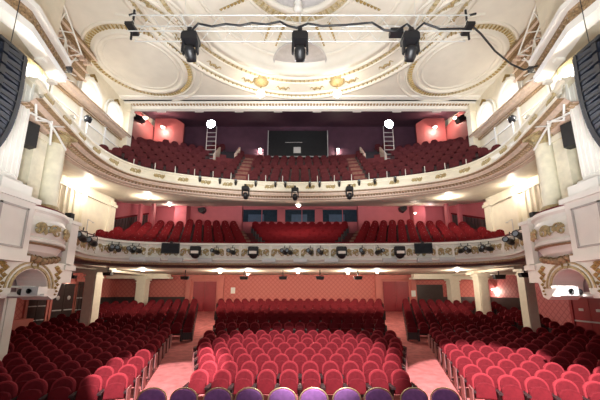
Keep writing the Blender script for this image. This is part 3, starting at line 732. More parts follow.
    b = MB(); b.box(7.42, 7.9, 7.75, 8.15, 5.0, 7.25, F); b.box(7.38, 7.9, 7.7, 8.2, 7.05, 7.2, F); struct('trim_16', b, 'marble')
    b = MB(); b.box(7.0, 9.6, 8.3, 9.0, 3.95, 4.98, F); struct('trim_17', b, 'white_paint')

# ------------------------------------------------------------------ seats
def arch_poly(w, z0, z1, n=12, k=.92):
    r = w / 2; hz = r * k
    return [(-r, z0)] + [(-r * math.cos(PI * i / n), z1 - hz + hz * math.sin(PI * i / n)) for i in range(n + 1)] + [(r, z0)]
TILT = Matrix.Translation((0, .0, .42)) @ Matrix.Rotation(-math.radians(11), 4, 'X') @ Matrix.Translation((0, 0, -.42))
# local axes of a seat: it faces -Y
def pad(b, poly, y0, y1, M, rim=.03, dome=.0):
    # cushion with rounded edge: outline at y0..y1 plus inset face
    n = len(poly); cx = sum(p[0] for p in poly) / n; cz = sum(p[1] for p in poly) / n
    def ins(f): return [(cx + (x - cx) * f, cz + (z - cz) * f) for x, z in poly]
    loops = [(ins(.94), y1), (poly, y1 - rim * .6), (poly, y0 + rim), (ins(.95), y0 + rim * .25), (ins(.86), y0)]
    vs = []
    for pl_, y in loops: vs += [M @ Vector((x, y, z)) for x, z in pl_]
    fs = [(i * n + k, i * n + (k + 1) % n, (i + 1) * n + (k + 1) % n, (i + 1) * n + k) for i in range(4) for k in range(n)]
    fs += [tuple(range(n)), tuple(range(5 * n - 1, 4 * n - 1, -1))]
    b.add([tuple(v) for v in vs], fs)
def make_seat(name, cloth, rimmat, wdt=.475, top=.88, parts=True, end=0):
    t = thing(name, 'x', 'chair')
    bk = MB(); pad(bk, arch_poly(wdt, .36, top), -.03, .05, TILT); o = bk.build('backrest', rimmat, t)
    ip = MB(); pad(ip, arch_poly(wdt - .09, .44, top - .045), -.05, -.02, TILT, .015); ip.build('back_cushion', cloth, o)
    st = MB(); ST = Matrix.Translation((0, -.13, .42)) @ Matrix.Rotation(math.radians(-9), 4, 'X')
    pad(st, [(-.215, -.06), (-.21, .17), (-.15, .25), (-.05, .28), (.05, .28), (.15, .25), (.21, .17), (.215, -.06)], -.05, .05, ST, .03); st.build('seat', cloth, t)
    fr = MB(); fr.box(-.25, .25, -.02, .03, .33, .37); fr.build('seat_frame', 'seat_frame', t)
    for s_ in (-1, 1):
        lg = MB(); lg.box(s_ * .25 - .018, s_ * .25 + .018, -.14, .07, 0.0, .5); lg.box(s_ * .25 - .028, s_ * .25 + .028, -.28, .09, .5, .54)
        lg.build('leg', 'seat_frame', t)
    return t
seatA = make_seat('stalls_chair', 'velvet', 'velvet_rim')
# end-of-row seat: same seat with a pale end panel on the aisle side (+x or -x)
def end_seat(sgn):
    t = dup(seatA, (0, 0, 0))
    b = MB(); x0, x1 = sorted((sgn * .275, sgn * .30)); b.box(x0, x1, -.26, .1, .05, .58); b.build('end_panel', 'end_panel', t)
    return t
seatL, seatR = end_seat(-1), end_seat(1)

def simple_seat_mb(b, M, wdt=.46, top=.86, i0=0, i1=1, i2=2):
    b.cur = i0; wdt -= .05
    p = arch_poly(wdt, .3, top, 6); n = len(p)
    vs = [M @ TILT @ Vector((x, y, z)) for y in (-.05, .05) for x, z in p]
    b.add(vs, [tuple(range(n)), tuple(range(2 * n - 1, n - 1, -1))] + [(i, i + n, (i + 1) % n + n, (i + 1) % n) for i in range(n)])
    b.cur = i1
    b.box(-wdt / 2 + .02, wdt / 2 - .02, -.2, -.09, .40, .60, M)
    b.cur = i2
    b.box(-.23, .23, -.12, .06, .05, .38, M)
    b.box(-.26, -.235, -.2, .06, 0, .52, M); b.box(.235, .26, -.2, .06, 0, .52, M)
    b.cur = 0

cand = []   # (dist, x, y, z, rz, endflag, label)
def words_row(k, total, block, seatno, where): return 'crimson tip-up seat, %s, %s row, %s from %s' % (block, ORD[k], ORD[seatno], where)
nA = [10, 10, 11, 12, 13, 14, 14, 15]
for k in range(8):
    Y = 7.9 + .764 * k; n = nA[k]
    for i in range(n):
        X = (i - (n - 1) / 2) * .55
        cand.append((X, Y, floor_z(Y), 0, -1 if i == 0 else (1 if i == n - 1 else 0), words_row(k, 8, 'front centre block', i, 'the left')))
for sx in (-1, 1):
    for k in range(9):
        q = k / 7
        x0, y0 = 4.29 + (5.78 - 4.29) * q, 7.56 + (13.1 - 7.56) * q
        ang = math.radians(16.5 - k * .5)
        for i in range(18):
            a = ang + math.radians(.8 * i)
            X = x0 + math.cos(ang + math.radians(.4 * i)) * .535 * i; Y = y0 - math.sin(ang + math.radians(.4 * i)) * .535 * i
            if X > (9.0 if Y < 10.3 else 12.95): break
            cand.append((sx * X, Y, floor_z(Y), -sx * a, -sx if i == 0 else 0, words_row(k, 9, 'front %s block' % side(sx), i, 'the aisle')))
    for k in range(9):
        x0, y0 = 5.45 + (7.35 - 5.45) * k / 8, 15.2 + .77 * k
        ang = math.radians(9)
        for i in range(15):
            X = x0 + math.cos(ang) * .54 * i; Y = y0 - math.sin(ang + math.radians(.5 * i)) * .54 * i
            if X > 12.95 or Y < 14.25 - max(0, X - 8) * .3: break
            cand.append((sx * X, Y, floor_z(Y) + .03 * k, -sx * ang, -sx if i == 0 else 0, words_row(k, 9, 'rear %s block' % side(sx), i, 'the aisle')))
for k in range(9):
    Y = 15.15 + .78 * k; n = 15 + round(.72 * k)
    for i in range(n):
        X = (i - (n - 1) / 2) * .55
        cand.append((X, Y, floor_z(Y) + .03 * k, 0, -1 if i == 0 else (1 if i == n - 1 else 0), words_row(k, 9, 'rear centre block', i, 'its left end')))
cols_at = [(q[0], q[1]) for q in COLUMNS]
vis = []
for c in cand:
    px, py, d = proj((c[0], c[1], c[2] + .8))
    if px < -14 or px > 614 or py > 408: continue
    if any(abs(c[0] - a) < .72 and abs(c[1] - b_) < .68 for a, b_ in cols_at): continue
    vis.append((d, c))
vis.sort(key=lambda q: q[0])
gname = 'red tip-up seats in the stalls'
for d, (X, Y, Z, rz, e, lab) in vis[:300]:
    dup(seatA if e == 0 else (seatL if e < 0 else seatR), (X, Y, Z), rz, lab, gname)
for t in (seatA, seatL, seatR):
    for ch in list(t.children_recursive): bpy.data.objects.remove(ch)
    bpy.data.objects.remove(t)
b = MB()
for d, (X, Y, Z, rz, e, lab) in vis[300:]: simple_seat_mb(b, TR(X, Y, Z, rz))
o = b.build('far_stalls_seating', ['velvet', 'velvet', 'seat_frame'])
tag(o, 'farther rows of dark red tip-up seats filling the rear stalls', 'seating'); o['kind'] = 'stuff'

# purple chairs with gold rims along the very front
pc = thing('purple_chair', 'x', 'chair')
b = MB(); PT = Matrix.Translation((0, 0, .45)) @ Matrix.Rotation(-math.radians(9), 4, 'X') @ Matrix.Translation((0, 0, -.45))
pad(b, arch_poly(.50, .52, .95, 16, .75), -.035, .03, PT, .03); b.build('backrest', 'purple_velvet', pc)
b = MB(); b.tube([PT @ Vector((x, 0.01, z)) for x, z in arch_poly(.53, .30, .965, 20, .75)], .013, 6); b.build('back_frame', 'gold_metal', pc)
b = MB(); b.box(-.24, .24, -.50, -.06, .44, .52); b.build('seat', 'purple_velvet', pc)
for x in (-.22, .22):
    for y in (-.46, -.02):
        b = MB(); b.tube([(x, y, 0), (x, y, .44)], .014, 6); b.build('leg', 'gold_metal', pc)
for i, px in enumerate((149, 181, 216, 248, 282, 314, 348, 380, 417, 448)):
    X = (px - 300) * 5.55 / 300
    lab = 'purple gold-rimmed chair at the very front, %s' % (
        ['leftmost, in the left aisle', 'second from the left, in the left aisle', 'third from the left', 'fourth from the left', 'fifth from the left', 'sixth from the left', 'seventh from the left', 'eighth from the left', 'ninth from the left, by the right aisle', 'rightmost, in the right aisle'][i])
    o = pc if i == 0 else dup(pc, (0, 0, 0))
    o.location = (X, 6.1, 0.0); o['label'] = lab; o['group'] = 'purple chairs along the front'; o.rotation_euler.z = math.radians([5, -4, 3, -3, 2, -2, 3, -3, 4, -5][i])

# balcony seats: one mesh each
def circle_proto(name, cloth, disc, top=.92):
    b = MB(); simple_seat_mb(b, Matrix(), .47, top)
    b.cur = 3 if disc else 2
    if disc: b.lathe([(.001, -.012), (.028, -.01), (.03, 0)], M=TILT @ TR(0, -.055, top - .14, 0, PI / 2), n=8)
    me = b.mesh(name, [cloth, cloth, 'seat_frame', 'number_disc']); return me
mC = circle_proto('circle_chair', 'circle_velvet', False); mCd = circle_proto('circle_chair', 'circle_velvet', True)
mG = circle_proto('gallery_chair', 'gallery_velvet', False)
def scatter(list_, cap, name, mesh_for, labfmt, group, rest_name, rest_label, cloth):
    L_ = []
    for c in list_:
        px, py, d = proj((c[0], c[1], c[2] + .8))
        if 0 < px < 600: L_.append((d, c))
    L_.sort(key=lambda q: q[0])
    for d, c in L_[:cap]:
        o = bpy.data.objects.new(name, mesh_for(c)); COL.objects.link(o); o.location = c[:3]; o.rotation_euler = (0, 0, c[3])
        tag(o, c[4], 'chair', group)
    if L_[cap:]:
        b = MB()
        for d, c in L_[cap:]: simple_seat_mb(b, TR(c[0], c[1], c[2], c[3]), .47, .92)
        o = b.build(rest_name, [cloth, cloth, 'seat_frame']); tag(o, rest_label, 'seating'); o['kind'] = 'stuff'
lst = []
for k in range(8):
    R = 29.25 + .78 * k + .50; cw = 1.55 + .25 * k
    z = 4.1 + DR * k
    n = int(2 * cw / .53)
    for i in range(n):
        X = (i - (n - 1) / 2) * .53; lst.append((X, arc_pt(DCC, R, X), z, -X / R, 'dark red lower balcony seat, centre block, %s row up, %s from the left' % (ORD[k], ORD[i])))
    for sx in (-1, 1):
        i = 0; X = cw + 1.02
        while X < (8.95 if k < 2 else 10.15) and not (k == 7 and X > 7.2) and not (k == 6 and X > 8.4) and not (k in (4, 5) and X > 9.3):
            lst.append((sx * X, arc_pt(DCC, R, X), z, -sx * X / R, 'dark red lower balcony seat, %s block, %s row up, %s from the stairs' % (side(sx), ORD[k], ORD[i]), k)); i += 1; X += .53
scatter(lst, 300, 'circle_chair', lambda c: mCd if abs(c[0]) > 3.5 else mC, '', 'seats on the lower balcony', 'circle_seating', 'remaining far dark red seats on the lower balcony', 'circle_velvet')
lst = []
for k in range(9):
    R = 14.55 + .8 * k + .52; cw = 2.75 + .06 * k; z = 7.95 + UR * k
    n = int(2 * cw / .53)
    if k < 6:
        for i in range(n):
            X = (i - (n - 1) / 2) * .53; lst.append((X, arc_pt(UCC, R, X), z, -X / R, 'dusty red upper balcony seat, centre block, %s row up, %s from the left' % (ORD[k], ORD[i])))
    for sx in (-1, 1):
        i = 0; w = (cw + .95) / R; wmax = {0: .56, 1: .62, 2: .63}.get(k, .65)
        while True:
            X = R * math.sin(w); Y = UCC + R * math.cos(w)
            if X > (9.1 if Y < 15.4 else 10.0) or w > wmax: break
            if not (k >= 7 and X > 6.5) and not (k >= 6 and X > 8.6) and not (k >= 3 and 4.1 < X < 5.6) and not (k >= 7 and X < 5.6):
                lst.append((sx * X, Y, z, -sx * w, 'dusty red upper balcony seat, %s block, %s row up, %s from the stairs' % (side(sx), ORD[k], ORD[i])))
            i += 1; w += .53 / R
scatter(lst, 300, 'gallery_chair', lambda c: mG, '', 'seats on the upper balcony', 'gallery_seating', 'remaining far dusty red seats high on the upper balcony', 'gallery_velvet')

# stair flights between the blocks
def stairs(X_of, c, R0_, pitch, z0, dz, n, w, floor_label, name='stair_flight'):
    for sx in (-1, 1):
        b = MB()
        for k in range(n):
            for h_ in range(2):
                R = R0_ + pitch * (k + .5 * h_); X = sx * X_of(k + .5 * h_); y = arc_pt(c, R, X)
                z = z0 + dz * (k + .5 * h_)
                M = TR(X, y, z, -X / R)
                b.box(-w / 2, w / 2, 0, pitch * .5, max(-.02 - dz * .5, z0 + .01 - z), .03, M)
        o = b.build(name, 'step_carpet'); tag(o, floor_label % side(sx), 'stairs')
stairs(lambda k: 1.55 + .25 * k + .40, DCC, 29.3, .78, 4.12, DR, 8, .52, 'worn stair flight climbing the lower balcony on the %s of the centre block')
stairs(lambda k: 2.75 + .06 * k + .36, UCC, 14.6, .8, 7.97, UR, 7, .6, 'pale stair flight climbing the upper balcony on the %s of the centre block')
# vomitories of the gallery
for sx in (-1, 1):
    t = thing('entrance_opening', 'dark gallery entrance with a teal glow between two pale side walls, %s block' % side(sx), 'entrance', (sx * 4.85, 18.3, 10.75), group='gallery entrances')
    b = MB(); b.box(-.62, .62, .9, 1.0, 0, 1.5); b.build('back_panel', 'black', t)
    b = MB(); b.box(-.14, .14, .86, .9, .3, .8); b.build('glow_panel', 'teal_glow', t)
    for s_ in (-1, 1):
        b = MB(); b.prism([(-.35, 0), (-.35, .75), (.9, 1.85), (.9, 0)], s_ * .68 - .05, s_ * .68 + .05, Matrix(((0, 1, 0, 0), (1, 0, 0, 0), (0, 0, 1, 0), (0, 0, 0, 1)))); b.build('side_wall', 'pink_plaster', t)
# control booth at the back of the gallery
t = thing('control_booth', 'large black-fronted control booth window at the back of the upper balcony', 'booth', (-.15, 19.6, 12.05))
b = MB(); b.box(-2.1, 2.1, 0, 1.9, .05, 2.0); b.build('booth_body', 'black', t)
b = MB()
for x0, x1, z0, z1 in ((-2.13, 2.13, 0, .05), (-2.13, -2.08, 0, 2.0), (2.08, 2.13, 0, 2.0)): b.box(x0, x1, -.06, .02, z0, z1)
b.build('booth_frame', 'silver', t)
b = MB(); b.box(-.3, .2, -.02, 0, .3, .75); b.box(-.9, .3, -.02, 0, 1.1, 1.12); b.build('desk', 'grey_paint', t)
for sx in (-1, 1):
    b = MB(); b.box(sx * 3.6 - .8, sx * 3.6 + .8, 21.4, 21.6, 11.2, 13.6); struct('trim_18', b, 'gallery_ceiling')
    
# ------------------------------------------------------------------ fixtures: lamps
def lamp(px, py, lab, Y=None, Z=None, X=None, e=30, r=.05, name='ceiling_lamp', group=None, col=(1, .86, .68)):
    p = at(px, py, X=X, Y=Y, Z=Z)
    t = thing(name, lab, 'lamp', p, group=group)
    b = MB(); b.lathe([(.001, .05), (r * 1.7, .045), (r * 1.8, .0), (r * 1.3, -.01)], n=14); b.build('lamp_base', 'white_paint', t)
    b = MB(); b.lathe([(r * 1.2, -.005), (r, -r * .7), (.001, -r)], n=14); b.build('bulb', 'lamp', t)
    if e: light('lamp_light', 'POINT', p + Vector((0, -.05, -r - .1)), e, col, .06)
    return t
names = [(220, 'above the left rear door'), (248, 'right of the left rear door'), (298, 'exactly at the centre'), (348, 'right of the centre'), (377, 'near the right rear door')]
for (px, w_), py in zip(names, (272, 274, 272.5, 273, 272)): lamp(px, py, 'bright ceiling lamp under the lower balcony, %s' % w_, Y=18.2, e=130, r=.07)
lamp(143, 270, 'small bright ceiling lamp under the lower balcony, near the left beams', Y=17.5, e=130, r=.07)
lamp(457, 270.5, 'small bright ceiling lamp under the lower balcony, near the right columns', Y=17.5, e=130, r=.07)
lamp(69, 280.5, 'little lamp over the dark double doors on the left wall', X=-13.4, e=8, r=.05, name='door_lamp')
lamp(493, 289, 'glowing sconce on the red side wall between the two nearer right columns', X=13.3, e=60, r=.08, name='wall_sconce')
for px, py, w_ in ((148, 196, 'left'), (448, 196, 'right')): lamp(px, py, 'bright flat lamp on the %s underside of the upper balcony' % w_, Y=14.3, e=85, r=.13)
lamp(298.5, 205, 'bright lamp hanging at the centre below the upper balcony', Y=15.4, e=80, r=.09)
for px, py, w_ in ((88, 184, 'left'), (512, 182, 'right')): lamp(px, py, 'bright lamp on the %s side wall below the upper balcony' % w_, X=-9.2 if px < 300 else 9.2, e=60, r=.1, name='wall_sconce')
for px, py, w_ in ((207, 202, 'left'), (392, 202, 'right'), (170, 205, 'far left'), (415, 213, 'far right')): lamp(px, py, 'small lamp over the seats of the lower balcony, %s' % w_, Y=18.5, e=30, r=.05)
for px, py, Yy, w_ in ((145, 118, 18.2, 'outer lamp, left'), (163, 127, 19.3, 'inner lamp, left'), (455, 118, 18.2, 'outer lamp, right'), (435, 127, 19.3, 'inner lamp, right')):
    lamp(px, py, 'warm spot on the red side wall of the top gallery, %s' % w_, Y=Yy, e=70, r=.09, name='wall_sconce', col=(1, .75, .62))
for px, w_ in ((260, 'left'), (338, 'right')): lamp(px, 149, 'low wall lamp by the stairs of the top gallery, %s of the booth' % w_, Y=21.3, e=30, r=.08, name='wall_sconce')

# crystal pendants of the ceiling
for px, w_ in ((261, 'left'), (337, 'right')):
    p = at(px, 82, Z=CEIL - .05)
    t = thing('crystal_pendant', 'small glowing crystal pendant hanging from a gilt rose, %s of the two' % w_, 'chandelier', p, group='crystal pendants')
    b = MB(); b.lathe([(.001, -.1), (.1, -.09), (.2, -.05), (.36, -.02), (.38, .04)], n=24); b.build('ceiling_rose', 'pale_gilt', t)
    b = MB(); b.tube([(0, 0, -.08), (0, 0, -.5)], .02, 6); b.build('stem', 'gilt', t)
    b = MB(); b.lathe([(.001, -.5), (.16, -.55), (.2, -.63), (.12, -.78), (.001, -.85)], n=16); b.build('crystal_bowl', 'lamp', t)
    light('pendant_light', 'POINT', p + Vector((0, -.1, -1.0)), 60, (1, .88, .7), .1)

# follow spot towers with blinding lamps in the gallery
for px, w_ in ((211, 'left'), (389, 'right')):
    p = at(px, 124, Y=17.6)
    t = thing('follow_spot', 'blinding bluish-white follow spot on a ladder tower in the upper balcony, %s of the two' % w_, 'spotlight', p, group='follow spots')
    b = MB(); b.lathe([(.001, .45), (.15, .42), (.26, .1), (.3, 0)], M=Matrix.Rotation(PI / 2 * -1, 4, 'X') , n=18); b.build('housing', 'black', t)
    b = MB(); b.lathe([(.001, .02), (.27, .0)], M=Matrix.Rotation(PI / 2, 4, 'X'), n=20); b.build('lens', 'cool_lamp', t)
    zf = 7.95 + UR * 4 - p.z
    b = MB()
    for x in (-.3, .3): b.tube([(x, .25, zf - .1), (x, .25, .0)], .025, 6)
    for k in range(9): b.tube([(-.3, .25, zf + .25 + k * .3), (.3, .25, zf + .25 + k * .3)], .02, 6)
    b.build('ladder_tower', 'steel', t)
    light('follow_light', 'SPOT', p + Vector((0, -.12, 0)), 900, (.75, .85, 1), .15, (0, 0, 7), spot=150, blend=1)

# emergency light boxes under the ceiling edge
for i, px in enumerate((161, 199, 239, 278, 317, 357, 397, 437)):
    p = at(px, 110, Y=15.3)
    b = MB(); b.box(-.24, .24, -.08, .08, -.1, .1); b.box(-.03, .03, -.03, .03, .1, 12.98 - p.z + .12)
    o = b.build('emergency_light', 'white_paint'); o.location = p
    tag(o, 'white box light under the front edge of the ceiling, %s from the left' % ORD[i], 'light', 'box lights under the ceiling edge')

# ------------------------------------------------------------------ stage lights on the balcony fronts
def profile_spot(p, rz, lab, s=1.0, name='profile_spotlight', group=None, tilt=.25):
    t = thing(name, lab, 'spotlight', p, rz, group); t.scale = (s, s, s)
    Q = Matrix.Rotation(tilt, 4, 'X')
    b = MB(); b.lathe([(.001, .22), (.07, .21), (.085, .1), (.08, -.02), (.065, -.05), (.065, -.25), (.075, -.26), (.075, -.32), (.06, -.32)], M=Q @ Matrix.Rotation(-PI / 2, 4, 'X'), n=14); b.build('housing', 'black', t)
    b = MB(); b.lathe([(.001, -.3), (.058, -.3)], M=Q @ Matrix.Rotation(-PI / 2, 4, 'X') , n=14); b.build('lens', 'lens', t)
    b = MB(); b.tube([(-.1, 0, .0), (-.1, .0, .12), (-.09, 0, .16), (.09, 0, .16), (.1, 0, .12), (.1, 0, 0)], .012, 5); b.tube([(0, 0, .16), (0, .04, .26)], .015, 6); b.build('yoke', 'black', t)
    return t
def mover(p, lab, s=1.0, hang=True, group=None, face='lens'):
    t = thing('moving_head_light', lab, 'stage light', p, 0, group); t.scale = (s, s, s); sg = 1 if hang else -1
    b = MB(); b.prism([(-.19, .0), (-.19, .14), (-.15, .2), (.15, .2), (.19, .14), (.19, 0)], -.14, .14, Matrix.Scale(sg, 4, (0, 0, 1))); b.build('base', 'black', t)
    for x in (-1, 1):
        b = MB(); b.prism([(x * .19, .02), (x * .14, .02), (x * .14, -.26), (x * .16, -.32), (x * .2, -.28)], -.05, .05, Matrix.Scale(sg, 4, (0, 0, 1))); b.build('yoke_arm', 'black', t)
    b = MB(); b.lathe([(.001, .14), (.09, .13), (.13, .05), (.135, -.1), (.11, -.2), (.09, -.2)], M=Matrix.Translation((0, 0, -.26 * sg)) @ Matrix.Rotation(.9 * sg, 4, 'X'), n=16); h = b.build('head', 'black', t)
    b = MB(); b.lathe([(.001, -.19), (.088, -.19)], M=Matrix.Translation((0, 0, -.26 * sg)) @ Matrix.Rotation(.9 * sg, 4, 'X'), n=16); b.build('lens', 'lens', h)
    if hang:
        b = MB(); b.tube([(0, 0, .18), (0, 0, .3)], .02, 6); b.box(-.05, .05, -.14, .14, .22, .3); b.build('clamp', 'black', t)
    return t
def on_path(path, px, z, off):
    best = min(path, key=lambda q: abs(proj((q[0] + q[2] * off, q[1] + q[3] * off, z))[0] - px) + (0 if q[0] * (px - 300) >= 0 else 999))
    return Vector((best[0] + best[2] * off, best[1] + best[3] * off, z)), math.atan2(best[2], -best[3])
for i, px in enumerate((201, 220, 236, 257, 276, 285, 312, 321, 339, 361, 377, 395)):
    p, a = on_path(UC, px, 7.86, .28)
    profile_spot(p, a, 'small dark spotlight on the upper balcony edge, %s of twelve from the left' % ORD[i], .72, 'edge_spotlight', 'spotlights along the upper balcony edge', -.3)
for i, px in enumerate((245, 297, 350)):
    p, a = on_path(UC, px, 7.46, .42)
    mover(p, 'black box light slung under the upper balcony edge, %s' % ['left of centre', 'at the centre', 'right of centre'][i], .9, group='black lights under the upper balcony edge')
# monitors
for px, w_ in ((173, 'left'), (423, 'right')):
    p, a = on_path(DC, px, 4.36, .2)
    t = thing('monitor_screen', 'flat black monitor mounted on the white lower balcony front, %s of the two' % w_, 'monitor', p, a, 'black monitors on the balcony front')
    b = MB(); b.box(-.36, .36, -.03, .03, -.02, .42); b.build('monitor_body', 'black', t)
    b = MB(); b.box(-.33, .33, -.034, -.03, .02, .38); b.build('monitor_panel', 'black_gloss', t)
    b = MB(); b.box(-.05, .05, .03, .14, .1, .5); b.build('bracket', 'black', t)
for i, px in enumerate((194, 255, 342, 402)):
    p, a = on_path(DC, px, 4.22, .3)
    t = thing('wash_light', 'black wash light with white band, lower balcony front, %s of four from the left' % ORD[i], 'stage light', p, a, 'banded wash lights on the balcony front')
    b = MB(); b.box(-.19, .19, -.1, .1, .22, .42); b.build('base', 'black', t)
    b = MB(); b.lathe([(.001, -.15), (.14, -.12), (.19, -.02)], M=TR(0, 0, .1, 0, PI / 2), n=18); b.lathe([(.001, .16), (.15, .12), (.19, .0)], M=TR(0, 0, .1, 0, PI / 2), n=18); b.build('head', 'black', t)
    b = MB(); b.box(-.15, .15, -.17, -.12, .11, .22); b.build('white_band', 'white_paint', t)
    for x in (-1, 1): b = MB(); b.box(x * .2 - .02, x * .2 + .02, -.05, .05, .05, .4); b.build('yoke_arm', 'black', t)
nm = {82: 'in the left bend', 92: 'in the left bend, right-hand of its pair', 110: 'left of the flat panel run', 116: 'left panel run, inner', 132: 'left of the monitor, outer', 138: 'left of the monitor, inner', 214: 'between two wash lights on the left, first', 234: 'between two wash lights on the left, second',
      284: 'just left of centre', 292: 'at centre left', 308: 'at centre right', 320: 'just right of centre', 362: 'between two wash lights on the right, first', 381: 'between two wash lights on the right, second', 461: 'right of the monitor, outer pair left', 466: 'right of the monitor, outer pair right', 483: 'before the right bend, left of pair', 488: 'before the right bend, right of pair', 510: 'in the right bend, lower', 522: 'in the right bend, upper'}
for px, w_ in nm.items():
    p, a = on_path(DC, px, 4.42, .22)
    big = px in (82, 92, 510, 522)
    profile_spot(p + Vector((0, 0, .1 if big else 0)), a * (.35 if big else 1) + (.35 if px % 2 else -.3), 'black spotlight on the lower balcony front, ' + w_, 1.35 if big else 1.12, group='spotlights on the lower balcony front', tilt=-.1)
    if big: pass
for px, py, w_ in ((69, 220, 'left'), (535, 219, 'right')):
    p = at(px, py, X=-7.45 if px < 300 else 7.45)
    t = thing('rail_light', 'small square black lamp standing on the balcony rail by the %s box' % w_, 'stage light', p, group='lamps on the balcony rail')
    b = MB(); b.box(-.1, .1, -.08, .08, 0, .22); b.build('housing', 'black', t)
    b = MB(); b.tube([(0, 0, 0), (0, 0, min(-.05, 4.85 - p.z))], .02, 6); b.build('stand', 'black', t)

gb = [(134, 'under the outer left spotlights'), (150, 'left of the left monitor'), (176, 'under the left monitor'), (206, 'between first wash light and its neighbour'), (268, 'left of centre'), (300, 'exactly at the centre'), (330, 'right of centre'), (388, 'beside the rightmost wash light'), (424, 'under the right monitor'), (446, 'right of the right monitor')]
for px, w_ in gb:
    p, a = on_path(DC, px, 3.99, .2)
    t = thing('ledge_box', 'pale grey cable box on the lower balcony ledge, ' + w_, 'box', p, a, 'grey boxes along the balcony ledge')
    b = MB(); b.box(-.28, .28, -.08, .08, .0, .17); b.build('case', 'silver', t)
    b = MB(); b.box(-.22, .22, -.09, -.08, .03, .06); b.build('case_slot', 'grey_paint', t)
# little black speakers below the lower balcony
for px, py, w_ in ((72, 277, 'over the left double doors'), (108, 274, 'right of the nearest left column'), (185, 278, 'over the rear seats on the left'), (244, 278, 'right of the left rear door'), (283, 278, 'at the centre left'), (320, 278, 'at the centre right'), (358, 278, 'before the right rear door'), (499, 277, 'over the sconce on the right'), (525, 275, 'on the nearest right column')):
    Y = {72: 17.2, 108: 15.5, 525: 14.3, 499: 16.5}.get(px, 17.5)
    p = at(px, py, Y=Y); s_ = Y / 17.5 * (1.4 if px in (525, 499) else 1)
    t = thing('ceiling_speaker', 'small black speaker under the lower balcony, ' + w_, 'speaker', p, group='small black speakers under the balcony')
    b = MB(); b.prism([(-.2 * s_, -.09 * s_), (-.24 * s_, .09 * s_), (.24 * s_, .09 * s_), (.2 * s_, -.09 * s_)], -.12, .1); b.build('cabinet', 'black', t)
    b = MB(); top = 4.02 - p.z; b.box(-.025, .025, -.02, .02, .05, top); b.build('bracket', 'black', t)
# paper notices
for px, py, w_ in ((233, 290.5, 'beside the left rear door'), (413.5, 293.5, 'beside the right rear door')):
    p = at(px, py, Y=YB - .01 if px < 300 else YB - .26)
    b = MB(); b.box(-.16, .16, -.012, 0, -.22, .22); o = b.build('notice', 'paper'); o.location = p; tag(o, 'white paper notice on the red wall ' + w_, 'notice')
p = at(202, 212, Y=20.2); t = thing('wall_projector', 'small black device on the pink rear wall of the lower balcony, left', 'projector', p)
b = MB(); b.prism([(-.2, 0), (-.26, .25), (.2, .3), (.24, .1), (.05, -.1)], -.2, .22); b.build('housing', 'black', t)
p = at(403, 211, Y=20.2); t = thing('wall_projector', 'small black device on the pink rear wall of the lower balcony, right', 'projector', p)
b = MB(); b.prism([(-.2, 0), (-.26, .25), (.2, .3), (.24, .1), (.05, -.1)], -.2, .22); b.build('housing', 'black', t)
for px, w_ in ((139, 'left'), (461, 'right')):
    p = at(px, 119, Y=17.3); t = thing('gallery_speaker', 'black speaker high on the red %s wall of the top gallery' % w_, 'speaker', p)
    b = MB(); b.box(-.3, .3, -.2, .2, -.16, .16, Matrix.Rotation(.45 if px < 300 else -.45, 4, 'Y')); b.build('cabinet', 'black', t)
    s_ = 1 if px > 300 else -1; b = MB(); x0, x1 = sorted((0, s_ * (10.45 - abs(p.x)))); b.box(x0, x1, -.03, .03, -.03, .03); b.build('bracket', 'black', t)

# ------------------------------------------------------------------ overhead truss, garland cable, moving lights
t = thing('lighting_truss', 'long slim aluminium truss hanging across the ceiling near the dome', 'truss', (0, 7.0, 9.85))
for y in (-.17, .17):
    for z in (-.25, .25):
        b = MB(); b.tube([(-4.6, y, z), (4.6, y, z)], .016, 8); b.build('chord', 'steel', t)
b = MB(); n = 30
for i in range(n):
    x0 = -4.6 + 9.2 * i / n; x1 = x0 + 9.2 / n; f = 1 if i % 2 else -1
    b.tube([(x0, -.17, -.25 * f), (x1, -.17, .25 * f)], .008, 5); b.tube([(x0, .17, .25 * f), (x1, .17, -.25 * f)], .008, 5)
b.build('lacing', 'steel', t)
for x in (-3.2, 0, 3.2):
    b = MB(); b.tube([(x, 0, .2), (x, 0, 4.1)], .006, 5); b.box(x - .02, x + .02, -.19, .19, .22, .27); b.build('hanging_wire', 'steel', t)
for x, w_ in ((-4.6, 'left'), (4.6, 'right')):
    b = MB(); b.tube([(x, 0, -.35), (x, 0, .6)], .03, 6); b.box(x - .1, x + .1, -.2, .2, -.05, .03); b.tube([(x - .02, -.17, .25), (x + .16, -.17, .3)], .03, 6); b.build('end_clamp', 'black', t)
pts = []
xs = [190, 198, 212, 226, 240, 252, 266, 280, 287, 297, 308, 322, 345, 372, 384, 396, 407, 415, 424, 440, 466]
yy = [33, 23.5, 26.5, 24, 25.5, 23, 24.5, 21.5, 25.5, 28, 23.5, 26, 25, 22.5, 30, 31.5, 24, 31, 23, 29, 28.5]
for x, y in zip(xs, yy): pts.append(at(x, y, Y=6.78))
sm = []
for i in range(len(pts) - 1):
    for k in range(4): sm.append(pts[i].lerp(pts[i + 1], k / 4))
b = MB(); b.tube(sm + [pts[-1]], .028, 6)
o = b.build('cable_garland', 'black'); tag(o, 'black cable looped in waves along the overhead truss', 'cable')
ml = [((191, 36.5), 'left moving light hanging below the truss'), ((300, 36), 'black moving light hanging at the middle of the truss'), ((409.5, 32.5), 'right moving light hanging below the truss')]
for (px, py), w_ in ml:
    p = at(px, py + 2, Y=6.9); p.z = 9.6 - .26 * 1.12; mover(p, 'black ' + w_ if not w_.startswith('black') else w_, 1.12, group='moving lights on the truss')
p = at(396, 33, Y=6.9); b = MB(); b.box(-.17, .17, -.1, .1, -.07, .07); o = b.build('dimmer_box', 'black'); o.location = p; tag(o, 'small black box clamped to the truss beside the right moving light', 'box')
